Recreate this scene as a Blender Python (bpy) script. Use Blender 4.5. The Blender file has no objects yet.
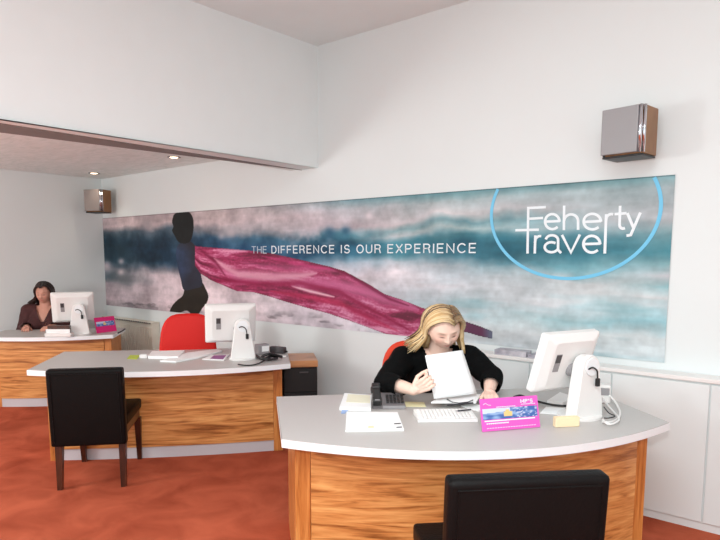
import bpy, bmesh, math, random
import numpy as np
from mathutils import Vector, Matrix, noise as mnoise
random.seed(7)
C = bpy.context.scene.collection
PI = math.pi

# ------------------------------------------------------------------ camera model
F, CX, CY, H = 600.0, 346.5, 321.0, 1.55
PITCH = math.atan(66/600.0)
YAW = math.atan(503.6/603.6)
FX, FY = -math.sin(YAW), math.cos(YAW)
RX, RY = math.cos(YAW), math.sin(YAW)
def ray(px, py):
    x = (px-CX)/F; y = -(py-CY)/F
    f = math.cos(PITCH)+y*math.sin(PITCH); u = -math.sin(PITCH)+y*math.cos(PITCH)
    return (FX*f+RX*x, FY*f+RY*x, u)
def on_z(px, py, z):
    r = ray(px, py); t = (z-H)/r[2]
    return Vector((r[0]*t, r[1]*t, z))
def on_y(px, py, Y):
    r = ray(px, py); t = Y/r[1]
    return Vector((r[0]*t, Y, H+r[2]*t))

cam = bpy.data.cameras.new('camera'); camo = bpy.data.objects.new('camera', cam); C.objects.link(camo)
cam.sensor_width = 36; cam.lens = F/720*36
cam.shift_x = (360-CX)/720; cam.shift_y = (CY-270)/720
cam.clip_start = .05
camo.location = (0, 0, H); camo.rotation_euler = (PI/2-PITCH, 0, YAW)
bpy.context.scene.camera = camo

# ------------------------------------------------------------------ materials
def lin(c):
    c = c/255.0
    return c/12.92 if c <= .04045 else ((c+.055)/1.055)**2.4
def rgb(r, g, b): return (lin(r), lin(g), lin(b), 1)
def newmat(name):
    m = bpy.data.materials.new(name); m.use_nodes = True
    nt = m.node_tree; bs = nt.nodes['Principled BSDF']
    return m, nt, bs
def mat(name, col, rough=.5, var=.04, scale=40, bump=0, metal=0, spec=.5, emit=0):
    m, nt, bs = newmat(name)
    c = rgb(*col)
    tc = nt.nodes.new('ShaderNodeTexCoord'); no = nt.nodes.new('ShaderNodeTexNoise')
    no.inputs['Scale'].default_value = scale; no.inputs['Detail'].default_value = 3
    nt.links.new(tc.outputs['Object'], no.inputs['Vector'])
    mx = nt.nodes.new('ShaderNodeMix'); mx.data_type = 'RGBA'
    mx.inputs[6].default_value = (c[0]*(1-var), c[1]*(1-var), c[2]*(1-var), 1)
    mx.inputs[7].default_value = (min(1, c[0]*(1+var)), min(1, c[1]*(1+var)), min(1, c[2]*(1+var)), 1)
    nt.links.new(no.outputs['Fac'], mx.inputs[0]); nt.links.new(mx.outputs[2], bs.inputs['Base Color'])
    bs.inputs['Roughness'].default_value = rough; bs.inputs['Metallic'].default_value = metal
    bs.inputs['Specular IOR Level'].default_value = spec
    if bump:
        b = nt.nodes.new('ShaderNodeBump'); b.inputs['Strength'].default_value = bump; b.inputs['Distance'].default_value = .01
        nt.links.new(no.outputs['Fac'], b.inputs['Height']); nt.links.new(b.outputs['Normal'], bs.inputs['Normal'])
    if emit:
        bs.inputs['Emission Color'].default_value = c; bs.inputs['Emission Strength'].default_value = emit
    return m
def attr_mat(name, rough=.6, spec=.3):
    m, nt, bs = newmat(name)
    a = nt.nodes.new('ShaderNodeAttribute'); a.attribute_name = 'Col'
    nt.links.new(a.outputs['Color'], bs.inputs['Base Color'])
    bs.inputs['Roughness'].default_value = rough; bs.inputs['Specular IOR Level'].default_value = spec
    return m
def wood(name, dark, mid, light, sx=1.0, sz=14.0, rough=.35, axis='x'):
    m, nt, bs = newmat(name)
    tc = nt.nodes.new('ShaderNodeTexCoord'); mp = nt.nodes.new('ShaderNodeMapping')
    mp.inputs['Scale'].default_value = (sx, 3, sz) if axis == 'x' else (sz, 3, sx)
    n1 = nt.nodes.new('ShaderNodeTexNoise'); n1.inputs['Scale'].default_value = 1.6; n1.inputs['Detail'].default_value = 6
    n1.inputs['Distortion'].default_value = 1.6
    n2 = nt.nodes.new('ShaderNodeTexNoise'); n2.inputs['Scale'].default_value = 9; n2.inputs['Detail'].default_value = 4
    nt.links.new(tc.outputs['Object'], mp.inputs['Vector'])
    nt.links.new(mp.outputs['Vector'], n1.inputs['Vector']); nt.links.new(mp.outputs['Vector'], n2.inputs['Vector'])
    ad = nt.nodes.new('ShaderNodeMath'); ad.operation = 'MULTIPLY_ADD'; ad.inputs[1].default_value = .3
    nt.links.new(n2.outputs['Fac'], ad.inputs[0]); nt.links.new(n1.outputs['Fac'], ad.inputs[2])
    rp = nt.nodes.new('ShaderNodeValToRGB'); cr = rp.color_ramp
    cr.elements[0].position = .42; cr.elements[0].color = rgb(*dark)
    cr.elements[1].position = .85; cr.elements[1].color = rgb(*light)
    e = cr.elements.new(.6); e.color = rgb(*mid)
    nt.links.new(ad.outputs[0], rp.inputs['Fac']); nt.links.new(rp.outputs['Color'], bs.inputs['Base Color'])
    bs.inputs['Roughness'].default_value = rough
    return m

M = {}
M['wall'] = mat('painted wall', (225, 232, 232), .8, .012, 3)
M['ceil'] = mat('ceiling paint', (232, 238, 238), .85, .02, 6)
M['soffit'] = mat('soffit paint', (230, 240, 240), .85, .02, 6)
M['brown'] = mat('bulkhead shade', (128, 126, 124), .7, .06, 12)  # shade under the bulkhead, put in as a brown tone
M['laminate'] = mat('grey laminate', (190, 187, 184), .42, .05, 260)
M['edge'] = mat('pale edging', (240, 244, 246), .4, .01)
M['kick'] = mat('grey plinth', (196, 192, 196), .5, .02)
M['wood_desk'] = wood('walnut veneer', (132, 74, 30), (198, 130, 70), (232, 172, 106))
M['wood_post'] = wood('reddish wood post', (156, 88, 38), (194, 120, 58), (216, 148, 82), sx=1.5, sz=18, axis='z')
M['wood_dark'] = wood('dark stained wood', (34, 14, 8), (58, 26, 14), (80, 40, 22), sx=2, sz=16, rough=.3, axis='z')
M['wood_cab'] = wood('light brown wood', (160, 104, 66), (186, 128, 84), (200, 146, 100))
M['wood_spk'] = wood('speaker wood', (104, 66, 30), (132, 88, 46), (150, 104, 58), axis='z')
M['leather'] = mat('black leather', (12, 10, 10), .5, .3, 90, bump=.15, spec=.14)
M['black'] = mat('black plastic', (22, 21, 22), .4, .1)
M['darkpanel'] = mat('black cabinet front', (14, 13, 14), .5, .1)
M['darkgrey'] = mat('dark grey plastic', (70, 66, 68), .45, .1)
M['grey'] = mat('grey plastic', (150, 148, 150), .45, .04)
M['phonegrey'] = mat('phone grey plastic', (112, 108, 110), .45, .05)
M['silver'] = mat('silver grille', (150, 150, 152), .4, .12, 400)
M['grille'] = mat('grey speaker cloth', (142, 134, 130), .7, .12, 260)
M['chrome'] = mat('chrome', (210, 212, 218), .12, .02, metal=1)
M['white'] = mat('white plastic', (236, 235, 233), .38, .01)
M['paper'] = mat('white paper', (246, 248, 248), .7, .012, 25)
M['cream'] = mat('cream paper', (240, 238, 214), .7, .02, 25)
M['sticky'] = mat('pale yellow paper', (244, 236, 190), .7, .02)
M['carton'] = mat('peach carton', (250, 226, 186), .7, .03)
M['pink'] = mat('magenta card', (228, 92, 192), .5, .03)
M['hotpink'] = mat('hot pink card', (224, 34, 120), .45, .03)
M['lime'] = mat('lime paper', (186, 200, 70), .6, .05)
M['blue'] = mat('blue card', (150, 176, 220), .6, .05)
M['violet'] = mat('violet card', (150, 92, 150), .5, .2, 60)
M['ink'] = mat('dark ink', (58, 56, 62), .6, .1)
M['inkgrey'] = mat('grey ink', (190, 188, 192), .6, .1)
M['red'] = mat('red upholstery', (212, 16, 2), .65, .05, 120)
M['redback'] = mat('orange red upholstery', (222, 60, 26), .65, .05, 120)
M['letter'] = mat('white vinyl lettering', (232, 240, 244), .5, .01)
M['letter_dim'] = mat('pale vinyl lettering', (196, 212, 222), .5, .01)
M['ring'] = mat('sky blue vinyl', (112, 196, 232), .5, .01)
M['radiator'] = mat('radiator enamel', (216, 210, 196), .4, .02)
M['lampglow'] = mat('lamp glow', (255, 226, 190), .5, 0, emit=9)
M['jacket'] = mat('black jacket cloth', (8, 9, 10), .9, .3, 70, bump=.3, spec=.12)
M['trouser'] = mat('dark trousers', (22, 22, 26), .85, .2, 70)
M['shoe'] = mat('black shoes', (14, 14, 14), .4, .1)
M['maroon'] = mat('dark maroon cloth', (70, 34, 34), .85, .2, 60)
M['skin'] = attr_mat('skin', .55, .35)
M['hair'] = attr_mat('hair strands', .42, .5)
M['mural'] = attr_mat('mural print', .5, .3)
M['photo'] = attr_mat('printed picture', .5, .3)

# ------------------------------------------------------------------ mesh helpers
def obj(name, bm, m, parent=None, smooth=False, matrix=None):
    me = bpy.data.meshes.new(name)
    if matrix is not None: bm.transform(matrix)
    bmesh.ops.recalc_face_normals(bm, faces=bm.faces)
    bm.to_mesh(me); bm.free()
    for x in (m if isinstance(m, (list, tuple)) else [m]): me.materials.append(x)
    if smooth: me.polygons.foreach_set('use_smooth', [True]*len(me.polygons))
    o = bpy.data.objects.new(name, me); C.objects.link(o)
    if parent is not None: o.parent = parent
    return o
def tag(o, label, cat, group=None):
    o['label'] = label; o['category'] = cat
    if group: o['group'] = group
    return o
def thing(name, label, cat, loc=(0, 0, 0), rz=0, group=None):
    o = bpy.data.objects.new(name, None); C.objects.link(o); o.empty_display_size = .1
    o.location = loc; o.rotation_euler = (0, 0, rz)
    return tag(o, label, cat, group)
def struct(name, bm, m):
    o = obj(name, bm, m); o['kind'] = 'structure'; return o
def copy_tree(o, parent=None):
    c = o.copy(); C.objects.link(c)
    if parent is not None: c.parent = parent
    for ch in list(o.children): copy_tree(ch, c)
    return c
def BM(): return bmesh.new()
def box(bm, x0, x1, y0, y1, z0, z1, bev=0, seg=2, mx=None, mi=0):
    vs = [bm.verts.new((x, y, z)) for x in (x0, x1) for y in (y0, y1) for z in (z0, z1)]
    q = [(0, 1, 3, 2), (4, 6, 7, 5), (0, 4, 5, 1), (2, 3, 7, 6), (0, 2, 6, 4), (1, 5, 7, 3)]
    fs = [bm.faces.new([vs[i] for i in f]) for f in q]
    for f in fs: f.material_index = mi
    out = vs
    if bev:
        es = list({e for f in fs for e in f.edges})
        r = bmesh.ops.bevel(bm, geom=es, offset=bev, segments=seg, affect='EDGES', profile=.6)
        out = list({v for f in r['faces'] for v in f.verts} | {v for v in vs if v.is_valid})
    if mx is not None: bmesh.ops.transform(bm, matrix=mx, verts=out)
    return out
def prism(bm, pts, z0, z1, mx=None, mi=0):
    lo = [bm.verts.new((x, y, z0)) for x, y in pts]; hi = [bm.verts.new((x, y, z1)) for x, y in pts]
    fs = [bm.faces.new(lo[::-1]), bm.faces.new(hi)]
    n = len(pts)
    for i in range(n): fs.append(bm.faces.new((lo[i], lo[(i+1) % n], hi[(i+1) % n], hi[i])))
    for f in fs: f.material_index = mi
    if mx is not None: bmesh.ops.transform(bm, matrix=mx, verts=lo+hi)
    return lo+hi
def loft(bm, rings, cap=True, closed=True):
    vr = [[bm.verts.new(p) for p in r] for r in rings]
    n = len(vr[0])
    for a, b in zip(vr, vr[1:]):
        for i in range(n if closed else n-1):
            bm.faces.new((a[i], a[(i+1) % n], b[(i+1) % n], b[i]))
    if cap and closed:
        bm.faces.new(vr[0][::-1]); bm.faces.new(vr[-1])
    return vr
def tube(bm, pts, rad, n=8, flat=1.0):
    pts = [Vector(p) for p in pts]
    if not isinstance(rad, (list, tuple)): rad = [rad]*len(pts)
    up = Vector((0, 0, 1)); rings = []
    prev = None
    for i, p in enumerate(pts):
        t = (pts[min(i+1, len(pts)-1)]-pts[max(i-1, 0)]).normalized()
        s = t.cross(up if prev is None else prev)
        if prev is None:
            if s.length < .05: s = t.cross(Vector((1, 0, 0)))
            s.normalize(); b = s.cross(t).normalized()
        else:
            b = (prev-t*prev.dot(t)).normalized(); s = t.cross(b).normalized()
        prev = b
        rings.append([p+(s*math.cos(a)+b*math.sin(a)*flat)*rad[i] for a in [2*PI*k/n for k in range(n)]])
    return loft(bm, rings)
def cyl(bm, p0, p1, r0, r1=None, n=16):
    return tube(bm, [p0, p1], [r0, r0 if r1 is None else r1], n)
def curve(pts, k=6):
    pts = [Vector(p) for p in pts]; out = []
    for i in range(len(pts)-1):
        a = pts[max(i-1, 0)]; b = pts[i]; c = pts[i+1]; d = pts[min(i+2, len(pts)-1)]
        for j in range(k):
            t = j/k
            out.append(.5*((2*b)+(c-a)*t+(2*a-5*b+4*c-d)*t*t+(3*b-a-3*c+d)*t**3))
    out.append(pts[-1]); return out
def capsule(bm, p0, p1, r0, r1, sub=3):
    tmp = bmesh.new()
    for p, r in ((p0, r0), (p1, r1)):
        bmesh.ops.create_icosphere(tmp, subdivisions=sub, radius=r, matrix=Matrix.Translation(p))
    res = bmesh.ops.convex_hull(tmp, input=tmp.verts[:])
    dead = [g for g in tmp.verts if not g.link_faces]
    for v in dead: tmp.verts.remove(v)
    me = bpy.data.meshes.new('t'); tmp.to_mesh(me); tmp.free(); bm.from_mesh(me); bpy.data.meshes.remove(me)
def ell(bm, c, r, rot=None, sub=4):
    m = Matrix.Translation(c) @ (rot.to_4x4() if rot else Matrix.Identity(4)) @ Matrix.Diagonal((*r, 1))
    bmesh.ops.create_icosphere(bm, subdivisions=sub, radius=1, matrix=m)
def fuse(bm, voxel, smooth=3, fac=.5):
    """overlapping closed shells -> one continuous skin"""
    me = bpy.data.meshes.new('fuse'); bm.to_mesh(me); bm.free()
    o = bpy.data.objects.new('fuse', me); C.objects.link(o)
    r = o.modifiers.new('r', 'REMESH'); r.mode = 'VOXEL'; r.voxel_size = voxel
    if smooth:
        s = o.modifiers.new('s', 'SMOOTH'); s.factor = fac; s.iterations = smooth
    dg = bpy.context.evaluated_depsgraph_get()
    me2 = bpy.data.meshes.new_from_object(o.evaluated_get(dg))
    bpy.data.objects.remove(o); bpy.data.meshes.remove(me)
    return me2
def mesh_obj(name, me, m, parent=None, smooth=True):
    me.name = name; me.materials.clear()
    for x in (m if isinstance(m, (list, tuple)) else [m]): me.materials.append(x)
    if smooth: me.polygons.foreach_set('use_smooth', [True]*len(me.polygons))
    o = bpy.data.objects.new(name, me); C.objects.link(o)
    if parent is not None: o.parent = parent
    return o
def set_cols(me, cols):
    a = me.attributes.new('Col', 'FLOAT_COLOR', 'POINT')
    a.data.foreach_set('color', np.asarray(cols, dtype=np.float32).ravel())
def verts_np(me):
    v = np.empty(len(me.vertices)*3, np.float32); me.vertices.foreach_get('co', v); return v.reshape(-1, 3)

def text_bm(body, x0, x1, z0, z1, y, depth=.004, spacing=1.0, bold=0, bm=None, caps=None):
    """lettering fitted between x0..x1 and z0..z1 (baseline to the top of capitals) on a plane facing -Y"""
    cu = bpy.data.curves.new('t', 'FONT'); cu.body = body; cu.size = 1; cu.extrude = .02; cu.space_character = spacing
    cu.offset = bold
    o = bpy.data.objects.new('t', cu); C.objects.link(o)
    dg = bpy.context.evaluated_depsgraph_get()
    me = bpy.data.meshes.new_from_object(o.evaluated_get(dg))
    bpy.data.objects.remove(o); bpy.data.curves.remove(cu)
    v = verts_np(me)
    top = caps if caps else v[:, 1].max(); bot = 0
    xa, xb = v[:, 0].min(), v[:, 0].max()
    w = np.empty_like(v)
    w[:, 0] = x0+(v[:, 0]-xa)/(xb-xa)*(x1-x0)
    w[:, 2] = z0+(v[:, 1]-bot)/(top-bot)*(z1-z0)
    w[:, 1] = y-(v[:, 2]+.02)/.04*depth
    me.vertices.foreach_set('co', w.ravel())
    bm = bm or bmesh.new(); bm.from_mesh(me); bpy.data.meshes.remove(me)
    return bm

# ------------------------------------------------------------------ the setting
WY = 3.9; WXL = -7.24; XB = -3.66; ZL = 2.49; ZH = 3.3; XR = 2.2; YF = -2.6
def quad(bm, *p): bm.faces.new([bm.verts.new(q) for q in p])
# carpet
m, nt, bs = newmat('terracotta carpet')
tc = nt.nodes.new('ShaderNodeTexCoord'); n1 = nt.nodes.new('ShaderNodeTexNoise'); n1.inputs['Scale'].default_value = 3.2; n1.inputs['Detail'].default_value = 6; n1.inputs['Distortion'].default_value = .6
n2 = nt.nodes.new('ShaderNodeTexNoise'); n2.inputs['Scale'].default_value = 320
nt.links.new(tc.outputs['Object'], n1.inputs['Vector']); nt.links.new(tc.outputs['Object'], n2.inputs['Vector'])
mp = nt.nodes.new('ShaderNodeMath'); mp.operation = 'MULTIPLY_ADD'; mp.inputs[1].default_value = .35
nt.links.new(n2.outputs['Fac'], mp.inputs[0]); nt.links.new(n1.outputs['Fac'], mp.inputs[2])
rp = nt.nodes.new('ShaderNodeValToRGB'); rp.color_ramp.elements[0].position = .4; rp.color_ramp.elements[0].color = rgb(142, 60, 38)
rp.color_ramp.elements[1].position = .85; rp.color_ramp.elements[1].color = rgb(194, 98, 70)
nt.links.new(mp.outputs[0], rp.inputs['Fac']); nt.links.new(rp.outputs['Color'], bs.inputs['Base Color'])
bs.inputs['Roughness'].default_value = .95; bs.inputs['Specular IOR Level'].default_value = .1
bp = nt.nodes.new('ShaderNodeBump'); bp.inputs['Strength'].default_value = .4; bp.inputs['Distance'].default_value = .01
nt.links.new(n2.outputs['Fac'], bp.inputs['Height']); nt.links.new(bp.outputs['Normal'], bs.inputs['Normal'])
M['carpet'] = m
bm = BM(); box(bm, WXL-.1, XR+.1, YF, WY+.1, -.1, 0); struct('floor', bm, M['carpet'])
bm = BM(); box(bm, WXL-.1, XR+.1, WY, WY+.1, 0, ZH); struct('wall_back', bm, M['wall'])
bm = BM(); box(bm, WXL-.1, WXL, YF, WY, 0, ZH); struct('wall_left', bm, M['wall'])
bm = BM(); box(bm, XR, XR+.1, YF, WY, 0, ZH); struct('wall_right', bm, M['wall'])
# low textured ceiling with its swept plaster
m, nt, bs = newmat('swirled ceiling plaster')
tc = nt.nodes.new('ShaderNodeTexCoord'); mpn = nt.nodes.new('ShaderNodeMapping'); mpn.inputs['Scale'].default_value = (2.2, 5, 1)
wv = nt.nodes.new('ShaderNodeTexNoise'); wv.inputs['Scale'].default_value = 2.6; wv.inputs['Detail'].default_value = 8; wv.inputs['Distortion'].default_value = 1.4
nt.links.new(tc.outputs['Object'], mpn.inputs['Vector']); nt.links.new(mpn.outputs['Vector'], wv.inputs['Vector'])
rp = nt.nodes.new('ShaderNodeValToRGB'); rp.color_ramp.elements[0].position = .3; rp.color_ramp.elements[0].color = rgb(226, 236, 234)
rp.color_ramp.elements[1].position = .7; rp.color_ramp.elements[1].color = rgb(246, 252, 252)
nt.links.new(wv.outputs['Fac'], rp.inputs['Fac']); nt.links.new(rp.outputs['Color'], bs.inputs['Base Color']); bs.inputs['Roughness'].default_value = .9
M['lowceil'] = m
bm = BM(); box(bm, WXL, -3.8, YF, WY, ZL, ZL+.1); struct('ceiling', bm, M['lowceil'])
bm = BM(); box(bm, XB-.05, XR, YF, WY, ZH, ZH+.1); struct('ceiling_high', bm, M['ceil'])
# bulkhead between the two ceiling heights: white face, grey underside, shadow along its far edge built as a brown strip
def xr(y): return -3.575-.044*(3.888-y)
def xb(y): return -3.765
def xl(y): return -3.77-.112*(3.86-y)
bm = BM()
prism(bm, [(xr(WY), WY), (xr(YF), YF), (-3.9, YF), (-3.9, WY)], 2.302, ZH)
struct('trim_1', bm, M['ceil'])
bm = BM(); prism(bm, [(xr(WY)-.001, WY-.001), (xr(YF)-.001, YF), (xb(YF), YF), (xb(WY), WY-.001)], 2.296, 2.303); struct('trim_2', bm, M['soffit'])
bm = BM(); prism(bm, [(xb(WY), WY-.001), (xb(YF), YF), (xl(YF), YF), (xl(WY)-.001, WY-.001)], 2.292, 2.304); struct('soffit_shade', bm, M['brown'])

# ------------------------------------------------------------------ mural
def vnoise(x, y, seed):
    rs = np.random.RandomState(seed); T = rs.rand(257, 257).astype(np.float32)
    xi = np.floor(x).astype(int); yi = np.floor(y).astype(int); fx = x-xi; fy = y-yi
    fx = fx*fx*(3-2*fx); fy = fy*fy*(3-2*fy)
    g = lambda a, b: T[a % 257, b % 257]
    return (g(xi, yi)*(1-fx)+g(xi+1, yi)*fx)*(1-fy)+(g(xi, yi+1)*(1-fx)+g(xi+1, yi+1)*fx)*fy
def fbm(x, y, seed, o=4):
    s = 0; a = .5
    for i in range(o): s = s+a*vnoise(x*2**i+17*i, y*2**i+31*i, seed+i); a *= .5
    return s/(1-.5**o)
def inpoly(px, py, poly):
    r = np.zeros(px.shape, bool); n = len(poly)
    for i in range(n):
        x0, y0 = poly[i]; x1, y1 = poly[(i+1) % n]
        if y0 == y1: continue
        c = ((y0 > py) != (y1 > py)) & (px < (x1-x0)*(py-y0)/(y1-y0)+x0)
        r ^= c
    return r
def smooth_poly(p, k=5):
    q = curve([(a, b, 0) for a, b in p]+[(p[0][0], p[0][1], 0)], k)
    return [(v.x, v.y) for v in q[:-1]]
MX0, MX1, MZ0, MZ1 = -7.235, -0.80, .916, 2.007
NXM, NZM = 1150, 230
# finer columns toward the near end
tt = np.linspace(0, 1, NXM); xs = MX0+(MX1-MX0)*(1-(1-tt)**1.25)
zs = np.linspace(MZ0, MZ1, NZM)
X, Z = np.meshgrid(xs, zs)
rx = X*RX+WY*RY; ff = X*FX+WY*FY; uu = Z-H
dd = ff*math.cos(PITCH)-uu*math.sin(PITCH); vv = ff*math.sin(PITCH)+uu*math.cos(PITCH)
px = CX+F*rx/dd; py = CY-F*vv/dd
T = (MZ1-Z)/(MZ1-MZ0)
prof = {  # colours down the picture at stations along it
 106: [(0, (146, 130, 134)), (.1, (156, 140, 144)), (.17, (72, 84, 92)), (.26, (24, 46, 58)), (.5, (28, 48, 58)), (.6, (92, 96, 104)), (.7, (70, 84, 92)), (.77, (150, 134, 142)), (.93, (160, 142, 150)), (1, (120, 112, 118))],
 160: [(0, (146, 130, 134)), (.1, (156, 140, 144)), (.17, (60, 76, 88)), (.28, (22, 44, 60)), (.48, (24, 46, 60)), (.56, (84, 92, 104)), (.63, (156, 142, 150)), (.93, (164, 148, 156)), (1, (150, 136, 144))],
 220: [(0, (150, 138, 142)), (.12, (168, 152, 158)), (.2, (110, 116, 128)), (.27, (42, 72, 94)), (.42, (22, 54, 82)), (.5, (44, 66, 92)), (.6, (176, 160, 168)), (.95, (176, 162, 170)), (1, (160, 150, 158))],
 290: [(0, (132, 136, 142)), (.1, (172, 160, 166)), (.2, (150, 146, 154)), (.29, (48, 88, 110)), (.42, (28, 68, 98)), (.5, (70, 104, 124)), (.57, (190, 178, 186)), (.8, (178, 168, 178)), (1, (172, 162, 172))],
 345: [(0, (112, 142, 150)), (.07, (166, 168, 174)), (.18, (186, 174, 180)), (.25, (72, 122, 136)), (.33, (30, 84, 108)), (.42, (40, 92, 114)), (.5, (150, 164, 176)), (.58, (206, 196, 204)), (.8, (200, 194, 202)), (1, (190, 186, 194))],
 400: [(0, (92, 140, 148)), (.07, (164, 172, 176)), (.17, (192, 186, 190)), (.22, (126, 158, 164)), (.27, (176, 182, 186)), (.32, (52, 118, 134)), (.4, (56, 120, 136)), (.46, (170, 180, 188)), (.55, (208, 202, 208)), (.72, (190, 198, 206)), (1, (196, 202, 208))],
 460: [(0, (92, 144, 152)), (.06, (158, 176, 180)), (.15, (190, 190, 192)), (.2, (108, 156, 166)), (.25, (158, 180, 182)), (.3, (60, 122, 136)), (.36, (26, 92, 112)), (.44, (48, 112, 132)), (.5, (170, 186, 194)), (.62, (200, 204, 210)), (.72, (178, 200, 206)), (.85, (200, 208, 212)), (1, (196, 206, 210))],
 530: [(0, (104, 152, 160)), (.06, (160, 180, 184)), (.14, (184, 188, 192)), (.2, (134, 170, 178)), (.27, (146, 172, 178)), (.33, (58, 120, 136)), (.41, (34, 104, 122)), (.48, (92, 146, 160)), (.55, (190, 202, 206)), (.7, (206, 210, 214)), (.8, (182, 206, 210)), (.9, (206, 212, 214)), (1, (200, 210, 214))],
 600: [(0, (110, 160, 166)), (.06, (164, 184, 188)), (.2, (182, 190, 194)), (.28, (150, 176, 184)), (.34, (84, 142, 156)), (.42, (56, 122, 138)), (.5, (128, 170, 178)), (.56, (200, 206, 208)), (.68, (204, 210, 212)), (.8, (156, 198, 206)), (.88, (202, 212, 214)), (1, (200, 212, 216))],
 690: [(0, (116, 160, 168)), (.06, (170, 186, 190)), (.22, (184, 188, 192)), (.3, (110, 160, 168)), (.4, (66, 130, 142)), (.46, (150, 180, 184)), (.52, (206, 200, 204)), (.57, (120, 176, 184)), (.64, (204, 210, 212)), (.8, (150, 196, 206)), (.88, (202, 212, 214)), (1, (200, 212, 216))],
}
S = X*1.0
wob = (fbm(S*2.1, T*5, 3)-.5)*.09+(fbm(S*6, T*9, 9, 3)-.5)*.05
Tw = np.clip(T+wob*np.clip(T*8, 0, 1), 0, 1)
pxw = px+(fbm(S*3, T*4, 21)-.5)*30
keys = sorted(prof); layers = []
for k in keys:
    p = prof[k]; layers.append(np.stack([np.interp(Tw, [a for a, _ in p], [c[i] for _, c in p]) for i in range(3)], -1))
col = np.zeros(X.shape+(3,))
kk = np.array(keys, float); idx = np.clip(np.searchsorted(kk, pxw)-1, 0, len(keys)-2)
wgt = np.clip((pxw-kk[idx])/(kk[idx+1]-kk[idx]), 0, 1)
for i in range(len(keys)-1):
    mk = idx == i
    col[mk] = layers[i][mk]*(1-wgt[mk])[:, None]+layers[i+1][mk]*wgt[mk][:, None]
# surf mottling: long horizontal streaks, foam patches
st = fbm(S*2.2, T*16, 41)-.5; fo = fbm(S*7, T*9, 57)-.5
lum = col.mean(-1, keepdims=True)
gr = fbm(S*26, T*30, 63, 3)-.5; bl = fbm(S*5.5+4, T*5+2, 77, 4)-.5
col = col*(1+.3*st[..., None]+.12*gr[..., None])+((fo*44+bl*50)*np.interp(px, [100, 330, 460, 700], [.8, 1, .7, .5]))[..., None]*np.array([1.0, .96, .95])
spk = np.clip((fbm(S*6+2, T*22, 91, 3)-.56)*8, 0, 1)*np.clip(1-abs(T-.955)*14, 0, 1)*(px < 360)
col = col*(1-.55*spk[..., None])+np.array([70, 66, 72])*(.55*spk[..., None])
teal = np.clip((fbm(S*1.7+9, T*9+3, 71)-.6)*5, 0, 1)*np.clip((T-.5)*5, 0, 1)*np.clip((px-330)/150, 0, 1)
col = col*(1-.38*teal[..., None])+np.array([104, 172, 184])*(.38*teal[..., None])
foam = np.clip((fbm(S*4+3, T*6+1, 87)-.63)*7, 0, 1)*np.clip(1-abs(T-.25)*6, 0, 1)*np.clip((px-215)/30, 0, 1)*np.clip((380-px)/60, 0, 1)
col = col*(1-.6*foam[..., None])+np.array([186, 172, 180])*(.6*foam[..., None])
for (fx_, fy_, r_, c_) in [(121.5, 261, 3.2, (176, 164, 168)), (120, 250, 9, (22, 42, 52)), (112, 276, 6, (60, 74, 82)), (125, 279, 8, (78, 86, 92)), (148, 225, 7, (126, 118, 124)), (232, 232, 6, (158, 150, 158)), (222, 236, 4, (140, 140, 150)), (121.5, 272, 3, (170, 156, 160)), (107, 266, 5, (160, 146, 150)), (369.5, 216, 4, (206, 196, 200)), (346, 231, 5, (34, 78, 104)), (330, 233, 6, (34, 78, 104))]:
    g = np.exp(-(((px-fx_)/r_)**2+((py-fy_)/r_)**2))[..., None]; col = col*(1-.8*g)+np.array(c_)*(.8*g)
gy = col.mean(-1, keepdims=True); wd = (.34*np.clip((330-px)/60, 0, 1)*np.clip((lum[..., 0]-80)/30, 0, 1))[..., None]
col = col*(1-wd)+(gy*np.array([1.03, .995, .985]))*wd
cw = np.clip((430-px)/120, 0, 1)[..., None]; col = col*(1-cw)+(124+(col-114)*1.16)*cw
# the girl seen from behind
zq = lambda pts: [(100+a/4.5, 200+b/4.5) for a, b in pts]
legs = zq([(382, 395), (455, 372), (478, 400), (490, 435), (480, 468), (466, 482), (440, 520), (420, 520), (392, 498), (352, 510), (316, 506), (328, 474), (350, 450), (374, 430)])
torso = zq([(368, 190), (408, 186), (430, 206), (444, 222), (452, 262), (456, 330), (462, 385), (420, 400), (380, 405), (366, 360), (352, 300), (344, 240), (352, 206)])
head = zq([(334, 66), (352, 56), (380, 52), (404, 56), (418, 74), (424, 104), (421, 146), (410, 182), (388, 196), (356, 190), (338, 160), (326, 138), (332, 120), (326, 96)])
for poly, c0 in ((legs, (34, 30, 24)), (torso, (44, 58, 84)), (head, (20, 22, 22))):
    mk = inpoly(px, py, smooth_poly(poly, 4))
    n_ = (fbm(S*9, T*14, 13)-.5)
    cc = np.array(c0)[None, :]*(1+.5*n_[mk][:, None])
    if c0[2] == 84:
        d_ = np.clip((px[mk]-183)/10, 0, 1)[:, None]+np.clip((py[mk]-272)/14, 0, 1)[:, None]
        cc = cc*(1-.55*np.clip(d_, 0, 1))+np.array((34, 26, 28))*(.55*np.clip(d_, 0, 1))
        sk = np.clip(1-(py[mk]-242)/10, 0, 1)[:, None]*.6; cc = cc*(1-sk)+np.array((40, 32, 34))*sk
    col[mk] = cc
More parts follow.
